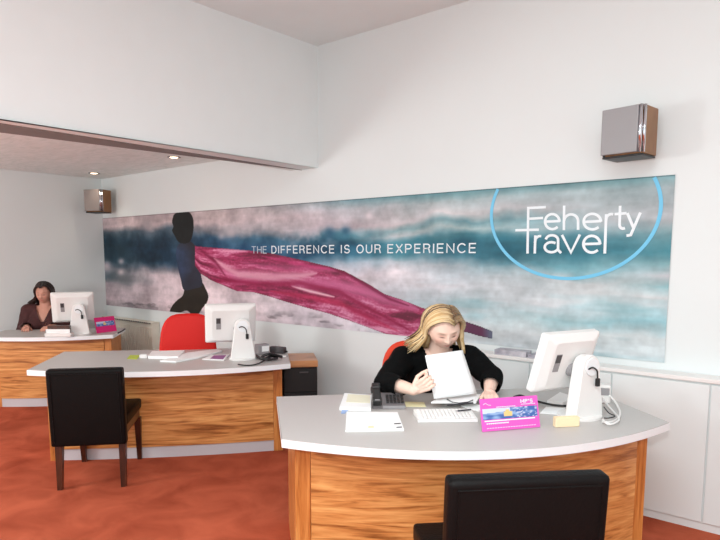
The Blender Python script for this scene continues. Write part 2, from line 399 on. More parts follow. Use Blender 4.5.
# the magenta cloth streaming behind her
up_x = [193, 198, 225, 250, 270, 300, 330, 345, 370, 385, 402, 422, 445, 466, 480, 493.5]
up_y = [245, 246.5, 248.5, 250.5, 253, 259.5, 266.5, 271, 284.5, 294, 299.5, 307.5, 314.5, 321.5, 326, 331.5]
lo_x = [193, 201, 211, 224, 238, 255, 270, 284, 307, 329, 351, 370, 386, 408, 430, 466, 480, 493.5]
lo_y = [262, 273.5, 280, 285.5, 291.5, 292.5, 296.5, 301, 307.8, 313.5, 321, 328, 334, 338, 337, 332, 336, 339]
yu = np.interp(px, up_x, up_y); yl = np.interp(px, lo_x, lo_y)
mk = (px > 195.5) & (px < 493) & (py > yu) & (py < yl)
w_ = (py-yu)/(yl-yu)
fold = fbm(px/34+2.5*w_, w_*6+px/60, 101, 4); fine = fbm(px/12, w_*22+px/40, 131, 3)
fuzz = fbm(px/1.6, py/1.4, 151, 2)
v_ = np.clip((fold-.5)*3.6+(fine-.5)*1.6+(fuzz-.5)*.8, -1, 1)
sc = np.array([158, 50, 92])[None, None]*(1+.0*v_[..., None])
sc = np.where(v_[..., None] > 0, sc+v_[..., None]*np.array([48, 88, 76]), sc+v_[..., None]*np.array([62, 24, 40]))
def streak(pts, wid, c, a):
    global sc
    y_ = np.interp(px, [p[0] for p in pts], [p[1] for p in pts]); ins = (px > pts[0][0]) & (px < pts[-1][0])
    t_ = np.clip((px-pts[0][0])/(pts[-1][0]-pts[0][0]), 0, 1); tp = np.sin(PI*t_)**.6*wid+.3
    g = (np.exp(-((py-y_)/tp)**2)*a*ins)[..., None]; sc = sc*(1-g)+np.array(c)*g
streak([(214, 258), (226, 268), (240, 275), (275, 277.5), (300, 276), (318, 273)], 5.5, (204, 146, 166), .9)
streak([(206, 256), (222, 270), (240, 281), (262, 283)], 2.6, (200, 110, 150), .6)
streak([(240, 262), (262, 266), (300, 268), (340, 271)], 3, (186, 92, 134), .5)
streak([(296, 283), (330, 284), (360, 290), (392, 300), (420, 310)], 8, (194, 104, 146), .8)
streak([(292, 286), (312, 291.5), (335, 297)], 1.3, (226, 190, 200), .95)
streak([(198, 283), (225, 280), (260, 284), (300, 283), (340, 292), (380, 314), (410, 330)], 3.2, (128, 14, 58), .75)
streak([(200, 249), (216, 262), (226, 276)], 2.4, (110, 18, 52), .7)
streak([(270, 291), (310, 297), (340, 303), (370, 318), (400, 332)], 3, (178, 34, 76), .6)
streak([(330, 267.5), (350, 275), (372, 288), (390, 299), (410, 306)], 1.8, (108, 16, 56), .8)
streak([(345, 306), (370, 316), (392, 324), (412, 326)], 3, (132, 18, 62), .6)
streak([(262, 256), (300, 264), (335, 270)], 1.6, (196, 60, 120), .5)
tail = np.clip((px-430)/40, 0, 1)[..., None]; sc = sc*(1-tail)+np.array([92, 44, 74])*tail
tip = np.clip((px-482)/8, 0, 1)[..., None]; sc = sc*(1-tip)+np.array([92, 96, 118])*tip
edge = np.clip(np.minimum(py-yu, yl-py)/1.2, 0, 1)[..., None]
sc = sc*edge+(sc*.72)*(1-edge)
col = np.where(mk[..., None], sc, col)
col[T < .006] = col[T < .006]*.75
MGAIN = np.interp(px, [100, 200, 320, 450, 560, 700], [1.18, 1.12, 1.04, .99, .97, .97])
col = np.clip(col*MGAIN[..., None], 3, 250)
cl = (col/255.0); cl = np.where(cl <= .04045, cl/12.92, ((cl+.055)/1.055)**2.4)
me = bpy.data.meshes.new('wall_mural')
vs = np.stack([X.ravel(), np.full(X.size, WY-.006), Z.ravel()], -1)
i0 = (np.arange(NZM-1)[:, None]*NXM+np.arange(NXM-1)[None]).ravel()
fs = np.stack([i0, i0+1, i0+NXM+1, i0+NXM], -1)
me.from_pydata(vs.tolist(), [], fs.tolist()); me.update()
set_cols(me, np.concatenate([cl.reshape(-1, 3), np.ones((X.size, 1))], 1))
mural = mesh_obj('wall_mural', me, M['mural'], smooth=False)
tag(mural, 'long seaside mural of surf, a girl and streaming magenta cloth on the white wall', 'mural')
def sx_(p): return on_y(p, 250, WY).x
ly = WY-.0065
def arcp(cx, cy, rx_, ry_, a0, a1, n=12):
    return [(cx+rx_*math.cos(SD(a0+(a1-a0)*k/n)), cy+ry_*math.sin(SD(a0+(a1-a0)*k/n))) for k in range(n+1)]
SD = math.radians
O_ = arcp(.36, .5, .36, .5, 0, 360, 28)
CAPS = {  # capitals of a plain sans: (width, strokes)
 'T': (.62, [[(0, 1), (.62, 1)], [(.31, 1), (.31, 0)]]), 'H': (.62, [[(0, 0), (0, 1)], [(.62, 0), (.62, 1)], [(0, .52), (.62, .52)]]),
 'E': (.52, [[(.52, 0), (0, 0), (0, 1), (.52, 1)], [(0, .52), (.47, .52)]]), 'F': (.5, [[(0, 0), (0, 1), (.5, 1)], [(0, .5), (.45, .5)]]),
 'D': (.62, [[(0, 0), (0, 1), (.25, 1)]+arcp(.25, .5, .37, .5, 90, -90)+[(0, 0)]]), 'I': (.0, [[(0, 0), (0, 1)]]),
 'R': (.58, [[(0, 0), (0, 1), (.32, 1)]+arcp(.32, .75, .24, .25, 90, -90)+[(0, .5)], [(.32, .5), (.48, .42), (.53, .2), (.58, 0)]]),
 'N': (.62, [[(0, 0), (0, 1), (.62, 0), (.62, 1)]]), 'C': (.66, [arcp(.36, .5, .36, .5, 42, 318, 22)]),
 'S': (.56, [arcp(.28, .74, .25, .26, 25, 270, 12)[:]+arcp(.28, .25, .28, .25, 88, -155, 14)]),
 'O': (.72, [O_]), 'U': (.6, [[(0, 1), (0, .3)]+arcp(.3, .3, .3, .3, 180, 360)+[(.6, 1)]]), 'X': (.6, [[(0, 0), (.6, 1)], [(0, 1), (.6, 0)]]),
 'P': (.56, [[(0, 0), (0, 1), (.3, 1)]+arcp(.3, .73, .26, .27, 90, -90)+[(0, .46)]]),
}
def ribbon(bm, pts, r, y, dep):
    """flat mitred stroke of constant width on a plane facing -Y; pts are (x, z)"""
    P_ = []
    for p in pts:
        p = Vector((p[0], p[1]))
        if not P_ or (p-P_[-1]).length > 1e-5: P_.append(p)
    n = len(P_); closed = (P_[0]-P_[-1]).length < 1e-4
    if closed: P_ = P_[:-1]; n -= 1
    rings = []
    for i in range(n):
        a_ = P_[i-1] if (i > 0 or closed) else P_[i]; c_ = P_[(i+1) % n] if (i < n-1 or closed) else P_[i]
        d0 = (P_[i]-a_); d1 = (c_-P_[i])
        d0 = d0.normalized() if d0.length > 1e-6 else d1.normalized(); d1 = d1.normalized() if d1.length > 1e-6 else d0
        t_ = (d0+d1)
        t_ = t_.normalized() if t_.length > .1 else d0
        nn = Vector((-t_.y, t_.x)); k = min(1.6, 1/max(.3, nn.dot(Vector((-d0.y, d0.x)))))
        q = P_[i]
        if not closed and i == 0: q = q-d1*r*.6
        if not closed and i == n-1: q = q+d0*r*.6
        l_, r_ = q+nn*r*k, q-nn*r*k
        rings.append([(l_.x, y, l_.y), (r_.x, y, r_.y), (r_.x, y-dep, r_.y), (l_.x, y-dep, l_.y)])
    if closed: rings.append(rings[0])
    loft(bm, rings, cap=not closed)
def word_bm(word, x0, x1, z0, z1, r, gap=.3):
    tot = sum(CAPS[c][0] for c in word)+gap*(len(word)-1); k = (x1-x0)/tot; x = x0; bm = BM()
    for i, c in enumerate(word):
        for st_ in CAPS[c][1]: ribbon(bm, [(x+a_*k, z0+b_*(z1-z0)) for a_, b_ in st_], r, ly, .003+.0003*(i % 3))
        x += (CAPS[c][0]+gap)*k
    return bm
obj('lettering', word_bm('THE', sx_(252.6), sx_(267), 1.568, 1.630, .0036), M['letter_dim'], mural)
for word, a, b in (('DIFFERENCE', 272.5, 334.5), ('IS', 342, 350), ('OUR', 357.5, 381), ('EXPERIENCE', 388.5, 476)):
    obj('lettering', word_bm(word, sx_(a), sx_(b), 1.568, 1.631, .0046, .36), M['letter'], mural)
# travel agency name in two interlocked lines, drawn from the letters' centre lines
zz_ = lambda p: (lambda w: (w.x, w.z))(on_y(450+p[0]/3.6, 130+p[1]/3.6, WY))
bm = BM(); LW = .0082; kk_ = [0]
def stroke_px(pts, r=LW):
    kk_[0] += 1; ribbon(bm, [zz_(p) for p in pts], r, ly, .003+.0003*(kk_[0] % 4))
def el(cx, cy, rx_, ry_, a0, a1, n=18): return [(cx+rx_*math.cos(SD(a0+(a1-a0)*k/n)), cy-ry_*math.sin(SD(a0+(a1-a0)*k/n))) for k in range(n+1)]
stroke_px([(281, 442), (284, 281), (344, 278)]); stroke_px([(283, 320), (334, 317)])          # F and its long stem
stroke_px([(240, 361), (319, 359)])                                                            # bar of the T
stroke_px([(346, 330), (394, 328)]); stroke_px(el(370, 330, 26, 27, 4, 310, 24))                                # e
stroke_px([(413, 275), (412, 358)]); stroke_px([(412, 330)]+el(438, 328, 25, 24, 165, 0)+[(463, 357)])   # h
stroke_px([(485, 331), (543, 328)]); stroke_px(el(514, 330, 31, 28, 4, 310, 24))                                # e
stroke_px([(564, 306), (559, 442)]); stroke_px([(563, 330)]+el(583, 323, 19, 20, 175, 80))      # r running on into the l
stroke_px([(614, 276), (612, 342)]+el(624, 342, 12, 13, 180, 290)); stroke_px([(597, 303), (634, 300)])  # t
stroke_px([(641, 302), (662, 352)]); stroke_px([(686, 300), (660, 360), (652, 378), (640, 380)])         # y
stroke_px([(309, 382), (307, 442)]); stroke_px([(308, 405)]+el(326, 400, 17, 18, 170, 85))      # r
stroke_px(el(369, 396, 22, 17, 165, 0)+[(391, 432), (400, 441)]); stroke_px(el(367, 422, 24, 18, 60, 330))  # a
stroke_px([(406, 380), (437, 441), (468, 379)])                                                # v
stroke_px([(484, 411), (540, 409)]); stroke_px(el(512, 411, 30, 30, 4, 310, 24))                                # e
obj('logo_lettering', bm, M['letter'], mural)
bm = BM(); rc = Vector((-1.40, 1.829)); ra, rb_, rw = .535, .43, .0105
ang = [t for t in np.linspace(PI, 2*PI, 161)]
a0 = math.asin((2.0-rc.y)/(rb_+.0))
ang = np.linspace(PI-a0, 2*PI+a0, 181)
rings = []
for t in ang:
    c_, s_ = math.cos(t), math.sin(t)
    pi_ = (rc.x+(ra-rw)*c_, rc.y+(rb_-rw)*s_); po = (rc.x+(ra+rw)*c_, rc.y+(rb_+rw)*s_)
    rings.append([(pi_[0], ly, pi_[1]), (po[0], ly, po[1]), (po[0], ly-.003, po[1]), (pi_[0], ly-.003, pi_[1])])
loft(bm, rings); obj('logo_ring', bm, M['ring'], mural)

# ------------------------------------------------------------------ desks
DU = Vector((.669, .744, 0)); DV = Vector((-.744, .669, 0)); DR = math.atan2(.744, .669)
def arc(u, L, bow): t = (u/L-.5)*2; return -bow*(1-t*t)
def desk(name_label, A, L, D, bow, pan_v=.09, pan_bow=None, legs_at=.05):
    t = thing('office_desk', name_label, 'desk', (A[0], A[1], 0), DR, 'bow fronted agency desks')
    if pan_bow is None: pan_bow = bow*.6
    us = np.linspace(0, L, 41)
    front = [(u, arc(u, L, bow)) for u in us]
    bm = BM(); prism(bm, front+[(L, D), (0, D)], .70, .74)
    bmesh.ops.bevel(bm, geom=[e for e in bm.edges if abs(e.verts[0].co.z-e.verts[1].co.z) < 1e-6], offset=.003, segments=1, affect='EDGES')
    w = obj('worktop', bm, M['laminate'], t)
    out = [(u, arc(u, L, bow)-.0015) for u in us]
    bm = BM(); path = [(-.0015, D+.0015), (-.0015, -.0015)]+out[1:-1]+[(L+.0015, -.0015), (L+.0015, D+.0015)]
    n = len(path); a = [bm.verts.new((x, y, .7015)) for x, y in path]; b = [bm.verts.new((x, y, .7385)) for x, y in path]
    for i in range(n): bm.faces.new((a[i], a[(i+1) % n], b[(i+1) % n], b[i]))
    obj('edge_band', bm, M['edge'], w)
    pw = .072
    u0, u1 = legs_at, L-legs_at
    pf = lambda u: pan_v+arc(u, L, pan_bow)
    uu_ = np.linspace(u0+pw, u1-pw, 25)
    bm = BM(); prism(bm, [(u, pf(u)) for u in uu_]+[(u, pf(u)+.022) for u in uu_[::-1]], .09, .699)
    obj('front_panel', bm, M['wood_desk'], t)
    bm = BM(); prism(bm, [(u, pf(u)+.012) for u in uu_]+[(u, pf(u)+.03) for u in uu_[::-1]], 0, .0895)
    obj('plinth', bm, M['kick'], t)
    for a_, b_ in ((u0, u0+pw), (u1-pw, u1)):
        bm = BM(); box(bm, a_+.0008, b_-.0008, pf(a_ if a_ < L/2 else b_)-.004, pf(a_ if a_ < L/2 else b_)+.06, 0, .699, .002, 1)
        obj('corner_post', bm, M['wood_post'], t)
        c_ = a_ if a_ < L/2 else b_-.03
        bm = BM(); box(bm, c_, c_+.03, pf(a_ if a_ < L/2 else b_)+.0605, D-.04, 0, .699)
        obj('end_panel', bm, M['wood_post'], t)
    return t
A1 = Vector((-1.875, 1.801, 0)); L1 = 1.88
desk('nearest office desk, bow fronted, where the blonde woman sits reading', A1, L1, .81, .285, pan_v=.10, pan_bow=.2, legs_at=.06)
A2 = Vector((-3.177, 3.149, 0))-DU*1.86; L2 = 1.86
desk('middle office desk with red chair behind and leather chair in front', A2, L2, .82, .18, pan_v=.21, pan_bow=.05, legs_at=.055)
L3 = 1.25; A3 = Vector((-5.745, 3.15, 0))-DU*L3
desk('farthest office desk in the left corner, carrying a monitor and pink leaflet', A3, L3, .56, .12, pan_v=.1, pan_bow=.06, legs_at=.04)
def du(A, u, v, z=.7405): return A+DU*u+DV*v+Vector((0, 0, z))

# low cabinet run under the mural
bm = BM(); box(bm, -2.1, .5, 3.782, 3.898, 0, .848)
t = thing('wall_cabinet', 'low white boxed cabinet along the wall under the mural', 'cabinet', (-.8, 3.8, 0))
o = obj('carcass', bm, M['wall'], t, matrix=Matrix.Translation((.8, -3.8, 0)))
bm = BM(); box(bm, -2.115, .51, 3.762, 3.898, .8485, .873, .003, 1); obj('cabinet_top', bm, M['white'], t, matrix=Matrix.Translation((.8, -3.8, 0)))
for k in range(5):
    x0 = -2.09+k*.5175
    bm = BM(); box(bm, x0+.004, x0+.5135, 3.769, 3.7815, .05, .838, .002, 1)
    obj('door', bm, M['wall'], t, matrix=Matrix.Translation((.8, -3.8, 0)))
# brochures lying on it
def sheet(name, c, w, d, h, rz, m, label=None, cat=None, group=None, parent=None, bend=0):
    bm = BM(); box(bm, -w/2, w/2, -d/2, d/2, 0, h)
    o = obj(name, bm, m, parent); o.location = c; o.rotation_euler = (0, 0, rz)
    if label: tag(o, label, cat, group)
    return o
M['brochure'] = mat('brochure print', (120, 122, 150), .5, .8, 16)
_m = [n for n in M['brochure'].node_tree.nodes if n.type == 'MIX'][0]; _m.inputs[6].default_value = rgb(60, 62, 96); _m.inputs[7].default_value = rgb(240, 236, 240)
_n = [n for n in M['brochure'].node_tree.nodes if n.type == 'TEX_NOISE'][0]; _n.inputs['Detail'].default_value = 6
sheet('brochure', (-1.72, 3.832, .8735), .22, .105, .034, .06, M['brochure'], 'left pile of bluish brochures on the white wall cabinet', 'brochure', 'brochures on the wall cabinet')
sheet('brochure', (-1.49, 3.832, .8735), .20, .105, .022, -.04, M['brochure'], 'right pile of bluish brochures on the cabinet, nearer the big monitor', 'brochure', 'brochures on the wall cabinet')

# pedestal cabinet at the end of the middle desk
pr = thing('pedestal_cabinet', 'black pedestal cabinet with brown wooden top behind the middle desk', 'cabinet', (-3.21-.744*.2, 3.46+.669*.2, 0), DR)
bm = BM(); box(bm, -.25, .025, -.09, .28, 0, .645, .003, 1); obj('carcass', bm, M['darkpanel'], pr)
bm = BM(); box(bm, -.254, .03, -.105, .285, .6455, .698, .003, 1); obj('cabinet_top', bm, M['wood_cab'], pr)
for k in range(3):
    bm = BM(); box(bm, -.244, .018, -.102, -.091, .03+k*.205, .225+k*.205, .003, 1); d_ = obj('drawer', bm, M['darkpanel'], pr)
    bm = BM(); cyl(bm, (-.12, -.112, .195+k*.205), (-.05, -.112, .195+k*.205), .006); obj('handle', bm, M['darkgrey'], d_)

# radiator under the far end of the mural
rd = thing('radiator', 'cream panel radiator on the wall beside the farthest desk', 'radiator', (-6.6, 3.84, .12))
bm = BM()
box(bm, -.56, .53, -.03, .02, 0, .64, .008, 2)
for k in range(26): box(bm, -.54+k*.0405, -.52+k*.0405, -.04, -.029, .04, .60, .004, 1)
obj('panel', bm, M['radiator'], rd)
bm = BM(); box(bm, -.575, .545, -.05, .055, .645, .665, .003, 1)
obj('top_cover', bm, M['radiator'], rd)
bm = BM()
for k in range(28): box(bm, -.55+k*.039, -.525+k*.039, -.053, -.0505, .648, .66)
obj('grille', bm, M['darkgrey'], rd)
for s in (-.575, .532):
    bm = BM(); box(bm, s, s+.013, -.048, .055, .03, .644, .003, 1); obj('side_cover', bm, M['radiator'], rd)
bm = BM(); cyl(bm, (.57, .0, .05), (.57, .0, -.1195), .009); cyl(bm, (.546, .0, .05), (.585, .0, .05), .011); ell(bm, (.57, 0, .08), (.02, .02, .035), sub=2)
obj('valve', bm, M['chrome'], rd, smooth=True)

# ------------------------------------------------------------------ wall speakers and downlights
def speaker(loc, rz, gm, label):
    t = thing('wall_speaker', label, 'speaker', loc, rz, 'wall speakers')
    bm = BM(); box(bm, -.1, .115, -.09, .085, -.13, .13, .006, 2); obj('cabinet', bm, M['wood_spk'], t)
    bm = BM(); box(bm, -.116, .088, -.112, -.091, -.122, .13, .006, 2); obj('grille', bm, gm, t)
    bm = BM(); cyl(bm, (.098, -.1, -.124), (.098, -.1, .13), .0105, n=14); cyl(bm, (.112, -.083, -.124), (.112, -.083, .13), .009, n=14); obj('trim_strip', bm, M['chrome'], t, smooth=True)
    bm = BM(); box(bm, -.116, -.1005, -.085, .08, -.128, .13, .002, 1); box(bm, -.11, .11, -.1, .085, -.142, -.131, .002, 1); obj('casing', bm, M['black'], t)
    bm = BM(); box(bm, -.03, .03, .0855, .15, -.04, .04, .002, 1); obj('bracket', bm, M['black'], t)
    return t
SD = math.radians
speaker((-6.95, 3.70, 2.19), SD(25), M['grille'], 'left wall speaker in the far corner, grey cloth front with wooden side')
speaker((-1.01, 3.735, 2.238), SD(-9), M['silver'], 'right wall speaker above the mural lettering, silver front with chrome strip')
dl0 = None
for px_, py_, lab in ((94, 173, 'recessed ceiling downlight nearest the corner speaker'), (174, 157, 'recessed ceiling downlight nearest the brown shade strip under the bulkhead')):
    p = on_z(px_, py_, ZL-.001)
    if dl0 is None:
        dl0 = thing('downlight', lab, 'ceiling light', p, 0, 'recessed downlights'); d = dl0
        bm = BM()
        rings = [[(r*math.cos(a), r*math.sin(a), z) for a in [2*PI*k/24 for k in range(24)]] for r, z in ((.062, 0), (.062, -.006), (.045, -.007), (.04, -.002))]
        loft(bm, rings, cap=False); obj('rim', bm, M['grey'], d, smooth=True)
        bm = BM(); ell(bm, (0, 0, -.003), (.04, .04, .006), sub=2); obj('lamp', bm, M['lampglow'], d, smooth=True)
    else:
        d = copy_tree(dl0); d.location = p; d['label'] = lab

# ------------------------------------------------------------------ monitors
def monitor(label, loc, rz, dx=-.045, w=.183):
    t = thing('computer_monitor', label, 'monitor', loc, rz, 'white desktop monitors')
    tilt = Matrix.Translation((dx, .085, .272)) @ Matrix.Rotation(SD(18), 4, 'X')
    h = .160
    def rr(w, h, y, r, n=5):
        o_ = []
        for cx_, cz_, a0 in ((w-r, h-r, 0), (-w+r, h-r, 90), (-w+r, -h+r, 180), (w-r, -h+r, 270)):
            for k in range(n): a = SD(a0+90*k/(n-1)); o_.append((cx_+r*math.cos(a), y, cz_+r*math.sin(a)))
        return o_
    bm = BM(); loft(bm, [rr(w, h, .03, .012), rr(w, h, .0, .014), rr(w-.012, h-.008, -.012, .014), rr(w-.05, h-.03, -.034, .02), rr(w-.055, h-.034, -.036, .018)])
    sc_ = obj('screen_housing', bm, M['white'], t, matrix=tilt)
    bm = BM(); box(bm, -w+.02, w-.02, .0302, .0315, -h+.03, h-.015); obj('screen', bm, M['black'], sc_, matrix=tilt)
    bm = BM()
    box(bm, -.112, -.076, -.0385, -.0362, -.03, .065); obj('vent', bm, M['grey'], sc_, matrix=tilt)
    bm = BM(); box(bm, -.112, -.08, -.040, -.0386, .02, .062); obj('label_plate', bm, M['darkgrey'], sc_, matrix=tilt)
    # stand: tapering column with a domed head, hollow at the back
    def prof_(y, wb, wt, zt, n=14):
        o_ = [(wb, y, .012), (wb*.93, y, .06)]
        for k in range(n+1):
            a = PI*k/n; o_.append((wt*math.cos(a), y, zt-wt+wt*.95*math.sin(a)))
        o_ += [(-wb*.93, y, .06), (-wb, y, .012)]
        return o_
    bm = BM()
    loft(bm, [prof_(.03, .088, .052, .305), prof_(.02, .094, .06, .32), prof_(-.03, .098, .063, .325), prof_(-.042, .09, .055, .317)])
    obj('stand', bm, M['white'], t)
    bm = BM()
    loft(bm, [[(.043*math.cos(a), -.043+dy, .262+.043*math.sin(a)) for a in [2*PI*k/24 for k in range(24)]] for dy in (0, -.006)])
    sh = obj('hinge_cap', bm, M['edge'], t)
    bm = BM(); tube(bm, curve([(-.03, -.052, .255), (-.005, -.055, .262), (.02, -.058, .245), (.028, -.056, .215), (.03, -.056, .19)], 5), .004, 8)
    box(bm, .02, .042, -.064, -.048, .165, .205, .003, 1)
    obj('power_lead', bm, M['black'], t)
    bm = BM(); cyl(bm, (-.03, .03, .235), (-.03, .066, .235), .035); obj('hinge', bm, M['grey'], t)
    bm = BM(); pts = [(.108*math.cos(a), .02+.105*math.sin(a)) for a in [2*PI*k/36 for k in range(36)]]
    prism(bm, pts, 0, .012); obj('foot', bm, M['white'], t)
    return t
monitor('near white monitor seen from behind on the woman\'s desk', on_z(582.5, 417, .7405), SD(66))
monitor('middle white monitor seen from behind on the desk with the red chair', on_z(243, 359, .7405), SD(54), -.085, .196)
monitor('distant white monitor seen from behind on the farthest left desk', on_z(80, 334.5, .7405), SD(60), -.06, .2)

# ------------------------------------------------------------------ side chairs
def dining_chair(label, loc, rz, bw, bh, sw=.45, sd=.56):
    t = thing('side_chair', label, 'chair', loc, rz, 'black leather side chairs')
    lean = Matrix.Translation((0, -sd/2+.0, .30)) @ Matrix.Rotation(SD(4), 4, 'X')
    bm = BM(); box(bm, -bw/2, bw/2, -.035, .035, 0, (bh-.30), .022, 4, mx=lean)
    b = obj('backrest', bm, M['leather'], t, smooth=True)
    bm = BM()
    for s in (-1, 1): tube(bm, [lean @ Vector((s*(bw/2-.028), -.0355, .03)), lean @ Vector((s*(bw/2-.028), -.0355, bh-.33))], .003, 6)
    tube(bm, [lean @ Vector((-bw/2+.028, -.0355, bh-.33)), lean @ Vector((bw/2-.028, -.0355, bh-.33))], .003, 6)
    obj('seam', bm, M['leather'], b)
    bm = BM(); box(bm, -sw/2, sw/2, -sd/2+.045, sd/2, .40, .475, .02, 3); obj('seat', bm, M['leather'], t, smooth=True)
    bm = BM(); box(bm, -sw/2+.015, sw/2-.015, -sd/2+.04, sd/2-.02, .335, .3995, .004, 1); obj('seat_rail', bm, M['wood_dark'], t)
    for sx in (-1, 1):
        for sy in (-1, 1):
            bm = BM(); xa = sx*(sw/2-.028); ya = sy*(sd/2-.028); xb_ = xa; yb = ya+sy*.025
            r0, r1 = .0235, .016; top = .3345 if sy > 0 else .2995
            loft(bm, [[(xb_+a*r1, yb+b_*r1, 0) for a, b_ in ((-1, -1), (1, -1), (1, 1), (-1, 1))], [(xa+a*r0, ya+b_*r0, top) for a, b_ in ((-1, -1), (1, -1), (1, 1), (-1, 1))]])
            obj('leg', bm, M['wood_dark'], t)
    return t
CF = math.atan2(.669, -.744)-PI/2
p = Vector((.024, .02, 0))+(Vector((-3.616, 2.0, 0))+Vector((-3.975, 1.70, 0))+Vector((-4.047, 2.41, 0))+Vector((-4.434, 2.087, 0)))/4
dining_chair('black leather side chair with dark wooden legs facing the middle desk', p, CF, .475, .82, sw=.46, sd=.56)
q = (on_z(440, 477, .86)+on_z(600, 470, .86))/2
dirq = Vector((-.71, .70, 0)).normalized(); q = q+dirq*.25; q.z = 0
dining_chair('black leather side chair whose backrest faces us before the woman\'s desk', q, math.atan2(.70, -.71)-PI/2, .512, .877, sw=.48, sd=.52)

# ------------------------------------------------------------------ red office chairs
def office_chair(label, loc, rz, bm_, top=1.04, bw=.47):
    t = thing('office_chair', label, 'chair', loc, rz, 'red swivel chairs')
    bm = BM(); rings = []
    H0, H1 = .52, top
    n = 28
    for y0, sc_ in ((.0, .9), (.012, 1), (.04, 1), (.055, .93)):
        ring = []
        for k in range(n):
            a = 2*PI*k/n; ca, sa = math.cos(a), math.sin(a)
            x = (abs(ca)**.55)*math.copysign(1, ca)*bw/2*sc_; z = (abs(sa)**.6)*math.copysign(1, sa)*(H1-H0)/2*sc_
            ring.append((x*(1-.10*(z/(H1-H0)*2)), -.25-y0+.9*x*x*1.0, (H0+H1)/2+z))
        rings.append(ring)
    loft(bm, rings); obj('backrest', bm, bm_, t, smooth=True)
    bm = BM(); box(bm, -.24, .24, -.2, .25, .345, .402, .025, 3); obj('seat', bm, bm_, t, smooth=True)
    bm = BM(); tube(bm, curve([(0, -.1, .34), (0, -.28, .345), (0, -.325, .55), (0, -.315, .68)]), .018, 8); obj('back_support', bm, M['black'], t)
    bm = BM(); cyl(bm, (0, 0, .1), (0, 0, .345), .028); obj('column', bm, M['black'], t)
    for s in (-1, 1):
        bm = BM(); tube(bm, curve([(s*.2, 0, .34), (s*.285, 0, .38), (s*.295, -.02, .64)]), .014, 8)
        ar = obj('armrest', bm, M['black'], t)
        bm = BM(); box(bm, s*.295-.03, s*.295+.03, -.14, .11, .641, .672, .012, 2); obj('arm_pad', bm, M['black'], ar)
    for k in range(5):
        a = 2*PI*k/5+.3
        bm = BM(); tube(bm, [(0, 0, .11), (.29*math.cos(a), .29*math.sin(a), .075)], [.026, .017], 8); b = obj('base_leg', bm, M['black'], t)
        bm = BM(); cx_, cy_ = .29*math.cos(a), .29*math.sin(a)
        cyl(bm, (cx_-.012*math.sin(a), cy_+.012*math.cos(a), .028), (cx_+.012*math.sin(a), cy_-.012*math.cos(a), .028), .028, n=14); obj('caster', bm, M['black'], b)
    return t
rf = on_z(187, 330, .9); az = Vector((rf.x, rf.y, 0)).normalized()
rp_ = az*5.05
office_chair('empty red swivel chair behind the middle desk', (rp_.x, rp_.y, 0), math.atan2(-.6, .8)-PI/2, M['red'], 1.05, .47)

# ------------------------------------------------------------------ people
def headmesh(bm, Mh):
    tmp = bmesh.new(); bmesh.ops.create_icosphere(tmp, subdivisions=6, radius=1)
    G = lambda v, c, s: math.exp(-sum(((a-b)/k)**2 for a, b, k in zip(v, c, s)))
    for v in tmp.verts:
        d = v.co.copy(); x, y, z = d
        p = Vector((x*.075, y*.092, z*.113))
        if z < 0:
            t_ = -z; p.x *= 1-.19*t_**1.8; p.y *= (1-.10*t_**2) if y > 0 else (1-.42*t_**1.3)
            if y > 0: p.y += .010*t_*y
        if z > 0 and y < 0: p.y *= 1.06
        f = d
        off = 0
        for s in (-1, 1):
            off -= .0075*G(f, (s*.40, .90, .02), (.20, .4, .12))
            off += .0045*G(f, (s*.36, .90, .20), (.25, .4, .09))
            off += .004*G(f, (s*.55, .8, -.25), (.22, .4, .2))
            off += .004*G(f, (s*.38, .92, .0), (.13, .4, .07))
        off += .010*G(f, (0, 1, -.05), (.085, .4, .16))+.017*G(f, (0, .97, -.235), (.11, .4, .09))
        for s in (-1, 1): off += .005*G(f, (s*.13, .95, -.27), (.07, .4, .06))
        off += .0055*G(f, (0, .88, -.47), (.22, .4, .045))+.006*G(f, (0, .85, -.57), (.19, .4, .05))
        off -= .004*G(f, (0, .86, -.52), (.25, .4, .025))
        off += .006*G(f, (0, .7, -.78), (.2, .4, .15))
        p += d*off
        v.co = Mh @ p
    me = bpy.data.meshes.new('t'); tmp.to_mesh(me); tmp.free(); bm.from_mesh(me); bpy.data.meshes.remove(me)
    for s in (-1, 1):   # ears
        ell(bm, Mh @ Vector((s*.074, -.008, -.005)), (.009, .02, .032), Mh.to_3x3(), 3)
